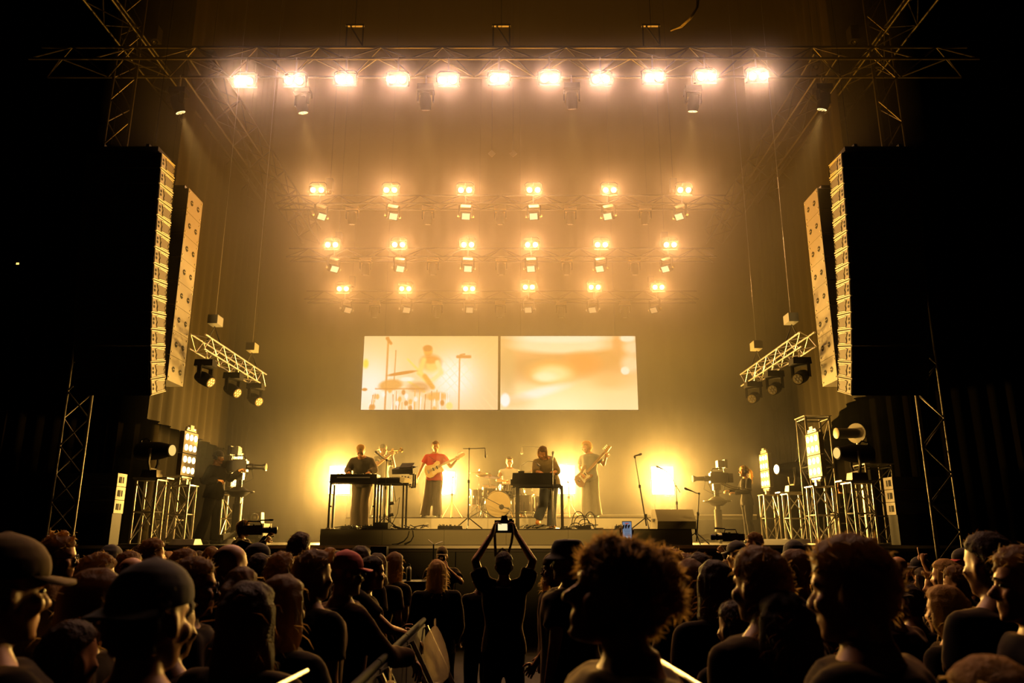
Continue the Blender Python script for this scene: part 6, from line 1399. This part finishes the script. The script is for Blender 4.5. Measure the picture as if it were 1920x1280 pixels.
for row in [
    (190, 1027, 4.6, 'l', -30, 'curly haired man looking right, ahead of the glasses-wearing long haired woman'), (212, 1018, 6.7, 'k', -10, 'person in dark beanie just above the curly head at the left'), (246, 1026, 6.0, 'b', -25, 'messy haired man second right of the curly head at the left'),
    (250, 1043, 5.2, 'm', -15, 'bald man lit on the crown, just behind the big backwards cap'), (290, 1003, 7.2, 'b', -55, 'tall messy haired man in profile under the left lamp towers'), (266, 1018, 8.0, 'a', 0, 'short haired man in the far row below the left speaker stack'), (300, 1028, 7.6, 'c', -20, 'cropped head low between messy man and blond bob at the left'),
    (315, 1030, 8.2, 'j', -10, 'blond bobbed head glowing in the far rows under the left lamp panel'), (350, 1021, 6.0, 'b', -40, 'messy haired man in front of the left cable ramp, facing right'), (374, 1030, 9.8, 'a', 10, 'small dark short haired head below the left camera operator'), (398, 1018, 9.6, 'i', 0, 'woman with hair bun below the left camera operator'),
    (435, 1018, 4.3, 'm', -30, 'big bald head under the left pedestal camera'), (416, 1084, 4.4, 'd', -75, 'short person in dark cap facing right, below the bald head'),     (104, 1074, 3.2, 'g', -15, 'woman with long blond hair ahead of the cap man at the left edge'), (565, 993, 6.5, 'a', -10, 'tall short haired man whose head rises to the stage lip left of the riser'), (486, 1016, 7.0, 'd', -65, 'person in dark cap facing right beneath the shoulder camera'),
    (488, 1036, 6.6, 'c', -5, 'cropped head below the capped head beneath the shoulder camera'), (530, 1027, 5.4, 'l', -10, 'curly head next to the tall man at the stage lip'), (552, 1026, 7.6, 'g', 0, 'blond woman half hidden behind the curly head'), (592, 1020, 3.9, 'q', -38, 'man with swept up hair left of the red cap, face lit along its edge'),
    (678, 1019, 6.8, 'f', -20, 'woman with long dark hair right behind the red cap'), (709, 1033, 7.4, 'f', -5, 'woman with straight dark hair near the barrier end'), (741, 1032, 8.0, 'n', -40, 'woman with parted long hair by the water bottle'), (619, 1025, 9.4, 'c', 0, 'small cropped head at the left corner of the front riser'),
    (634, 1030, 9.0, 'k', 5, 'small beanie head below the left corner of the front riser'), (629, 1046, 7.6, 'a', -15, 'short haired head tucked behind the red cap at its left'), (456, 1056, 4.2, 'h', -10, 'woman with ponytail in front of the big bald head'), (474, 1080, 2.9, 'f', -20, 'near woman with long dark hair hanging over her back, left of centre'),
    (1282, 1030, 6.2, 'l', 10, 'curly head right of the raised phone'), (1310, 1031, 6.0, 'a', 15, 'short haired head under the right end of the wedge monitor'), (1292, 1043, 4.6, 'n', 20, 'woman with parted long hair right beside the fluffy near head'), (1338, 1043, 4.9, 'f', 15, 'woman with long dark hair below the short mic stand'),
    (1361, 1045, 8.6, 'b', 25, 'small messy head left of the camcorder man'), (1379, 1012, 8.0, 'd', 35, 'capped man right under the camcorder'), (1489, 1024, 4.6, 'h', 45, 'woman with ponytail behind the olive jacket man'), (1486, 1010, 7.2, 'k', 20, 'person in beanie below the far right lamp panel'),
    (1514, 1132, 2.6, 'c', 50, 'short near person with cropped hair, cheek glowing, right of the bobbed woman'), (1655, 1033, 9.0, 'j', 40, 'blond bob in the far row right of the tall near head'), (1681, 1042, 8.0, 'm', 30, 'bald man in the far right rows with lit crown'), (1664, 1056, 6.0, 'a', 30, 'dark short haired man below the bald one in the right rows'),
    (1652, 1072, 4.5, 'e', 25, 'person in backwards beige cap close behind the tall near head'), (1704, 1052, 9.4, 'b', 80, 'messy haired man in left profile below the right plinth'), (1722, 1042, 9.0, 'd', 95, 'person in dark cap turned left at the right wing'), (1729, 1060, 8.0, 'f', 25, 'long dark hair beside the left-facing profile at the right'),
    (1768, 1043, 6.0, 'g', 45, 'blond woman lit below the pointing hand'), (1750, 1066, 7.4, 'q', 75, 'man with swept hair facing left below the blond woman'), (1790, 1052, 5.5, 'b', 45, 'messy dark head in front of the tall man at the right'), (1766, 1090, 4.0, 'j', 35, 'near bobbed hair glowing orange at the right'),
    (1845, 995, 3.0, 'c', 15, 'very tall man with cropped hair at the right'), (1803, 1026, 7.0, 'r', 85, 'person whose red cap brim sticks out left of the tall man'), (1846, 1214, 1.85, 'g', 30, 'nearest long blond hair at the bottom right corner'),
    (236, 1100, 4.2, 'a', -10, 'short dark head deep in shade left of the big backwards cap'), (330, 1110, 3.0, 'c', -20, 'cropped head in deep shade under the glasses man'), (1600, 1110, 3.6, 'f', 20, 'long hair in deep shade behind the tall near man'), (1700, 1095, 5.0, 'c', 30, 'cropped head in deep shade at the right'),
    (1890, 1090, 4.2, 'a', 40, 'short dark head between tall man and right edge face'), (140, 1160, 2.6, 'c', -20, 'cropped head in deep shade at the lower left'), (660, 1120, 4.2, 'a', -20, 'short haired man in the shade by the barrier'), (1375, 1120, 4.0, 'a', 20, 'short dark head in the shade left of the olive jacket'),
    (1240, 1060, 5.2, 'a', 15, 'short haired head hidden behind the fluffy near head'), (1560, 1045, 8.4, 'a', 25, 'short haired man half hidden by the tall near head'), (1445, 1030, 8.0, 'i', 20, 'woman with hair bun under the right lamp towers'), (1528, 1030, 7.4, 'l', 30, 'curly head under the near right lamp panel')]:
    crowd(*row)

# ---------------------------------------------------------------- barrier along the aisle, bags, bottle
t = thing('crowd_barrier', 'steel crowd barrier with slanted braces along the left of the aisle', 'barrier', (-0.72, 5.8, 0))
BAR = mat('barrier_steel', (.16, .15, .13), .4, .85); RAILB = mat('barrier_rail_black', (.012, .011, .01), .8, spec=.05)
for i in range(3):
    y = -2.5 + 1.1 * i
    part(MB().box((0, y + .53, .60), (.03, 1.06, 1.12)), 'front_panel', mat('barrier_panel', (.10, .09, .08), .5, .5), t)
    bar(t, (0, y, 1.19), (0, y + 1.08, 1.19), .020, 'top_rail', RAILB, 8)
    for dy in (.08, .98):
        bar(t, (.03, y + dy, 1.15), (.62, y + dy, .03), .020, 'brace', BAR, 6); bar(t, (.03, y + dy, .02), (.64, y + dy, .02), .018, 'foot_tube', BAR, 6)
    part(MB().box((.33, y + .53, .012), (.62, 1.04, .02)), 'foot_plate', BAR, t)
bagm = bpy.data.materials.new('clear_plastic'); bagm.use_nodes = True; nt = bagm.node_tree; nt.nodes.remove(nt.nodes['Principled BSDF'])
n1, n2, n3, m1, m2 = [nt.nodes.new('ShaderNode' + k) for k in ('BsdfTranslucent', 'BsdfGlossy', 'BsdfTransparent', 'MixShader', 'MixShader')]
n1.inputs[0].default_value = (.50, .42, .25, 1); n2.inputs[0].default_value = (.9, .85, .7, 1); n2.inputs['Roughness'].default_value = .25; n3.inputs[0].default_value = (.95, .92, .85, 1)
m1.inputs[0].default_value = .35; m2.inputs[0].default_value = .45
for a_, b_ in ((n1.outputs[0], m1.inputs[1]), (n2.outputs[0], m1.inputs[2]), (m1.outputs[0], m2.inputs[1]), (n3.outputs[0], m2.inputs[2]), (m2.outputs[0], nt.nodes['Material Output'].inputs[0])): nt.links.new(a_, b_)
def bag(label, c, w, h, seed):
    r = random.Random(seed); t = thing('plastic_bag', label, 'bag', c); n = 20; rs = []
    for k, (zz, f) in enumerate(((0, .10), (-.12, .35), (-.3, .62), (-.5, .85), (-.72, 1.0), (-.88, .95), (-.97, .7), (-1, .2))):
        rs.append((V((w * .12 * zz, 0, zz * h)), V((w * f / 2, 0, 0)), V((0, w * f * .28, 0))))
    mb = MB().rings(rs, n)
    for i, v in enumerate(mb.v): k = 1 + .22 * noise.noise(V((math.atan2(v.y, v.x) * 2.5, v.z * 3, seed))); mb.v[i] = V((v.x * k, v.y * k, v.z))
    part(mb, 'bag', bagm, t, True); part(MB().torus((0, 0, .02), (1, 0.2, 0), .035, .005, 16, 5), 'handle_loop', bagm, t, True)
a = at(763, 1136, 6.9); bag('clear plastic bag hanging over the far end of the barrier', (-0.60, 6.3, 1.17), .30, .42, 1)
bag('large clear plastic bag hanging at the near end of the barrier', (-0.60, 4.05, 1.16), .34, .50, 2)
a = at(767, 1088, 11.0); solo(MB().box((a.x - .1, 11.0, a.z / 2), (.7, .5, a.z)), 'pit_counter', BLACK, 'dark counter in the pit carrying the water bottle', 'counter')
t = thing('water_bottle', 'pale water bottle standing on the dark pit counter', 'bottle', (a.x, 10.95, a.z))
part(MB().lathe([(0, .030), (.01, .034), (.15, .034), (.18, .026), (.19, .014), (.20, .014)], (0, 0, 0), (0, 0, 1), 16), 'body', mat('bottle_pale', (.6, .55, .35), .3), t, True); part(MB().cyl((0, 0, .20), (0, 0, .225), .016, n=12), 'lid', BLACK, t)
p = at(711, 1050, 12.8); t = thing('front_fill_speaker', 'small black speaker on a pole in front of the stage', 'speaker', (p.x, 12.8, 0)); h = at(711, 1024, 12.8).z
part(MB().box((0, 0, h - .14), (.26, .24, .28)), 'cabinet', BLACK, t); part(MB().box((0, -.125, h - .14), (.22, .01, .24)), 'grille', GRILLE, t); part(MB().cyl((0, 0, .02), (0, 0, h - .28), .02), 'pole', BLACKM, t); part(MB().box((0, 0, .012), (.4, .4, .024)), 'base_plate', BLACKM, t)
for px0, py0, px1, py1, Y0, Y1, lab in ((529, 1281, 566, 1262, 2.0, 2.25, 'bright steel handrail end at the bottom left of the aisle'), (1254, 1249, 1312, 1285, 2.2, 1.9, 'bright steel handrail end at the bottom right below the fluffy head')):
    a, b = at(px0, py0, Y0), at(px1, py1, Y1); t = thing('handrail', lab, 'handrail', (a.x, a.y, 0)); d = (b - a)
    part(MB().cyl(a - t.location - d * .3, b - t.location + d * .3, .006, n=8), 'rail', STEEL, t, True); e = a - t.location + d * (-.2 if px0 < 900 else 1.2); part(MB().cyl((e.x, e.y, 0), (e.x, e.y, e.z), .016, n=8), 'post', BAR, t)
# antenna like whips on small paddles before the riser
p = at(813, 1020, 13.0); t = thing('antenna', 'pair of small angled antenna rods in front of the stage', 'antenna', (p.x, 13.0, 0)); hh = p.z
part(MB().cyl((0, 0, 0.02), (0, 0, hh), .012), 'pole', BLACKM, t); part(MB().cyl((0, 0, hh), (-.09, 0, hh + .07), .008).cyl((.03, 0, hh), (.15, 0, hh + .04), .008), 'rods', STEEL, t); part(MB().box((0, 0, .01), (.3, .3, .02)), 'base_plate', BLACKM, t)
bpy.data.scenes.remove(TMP)
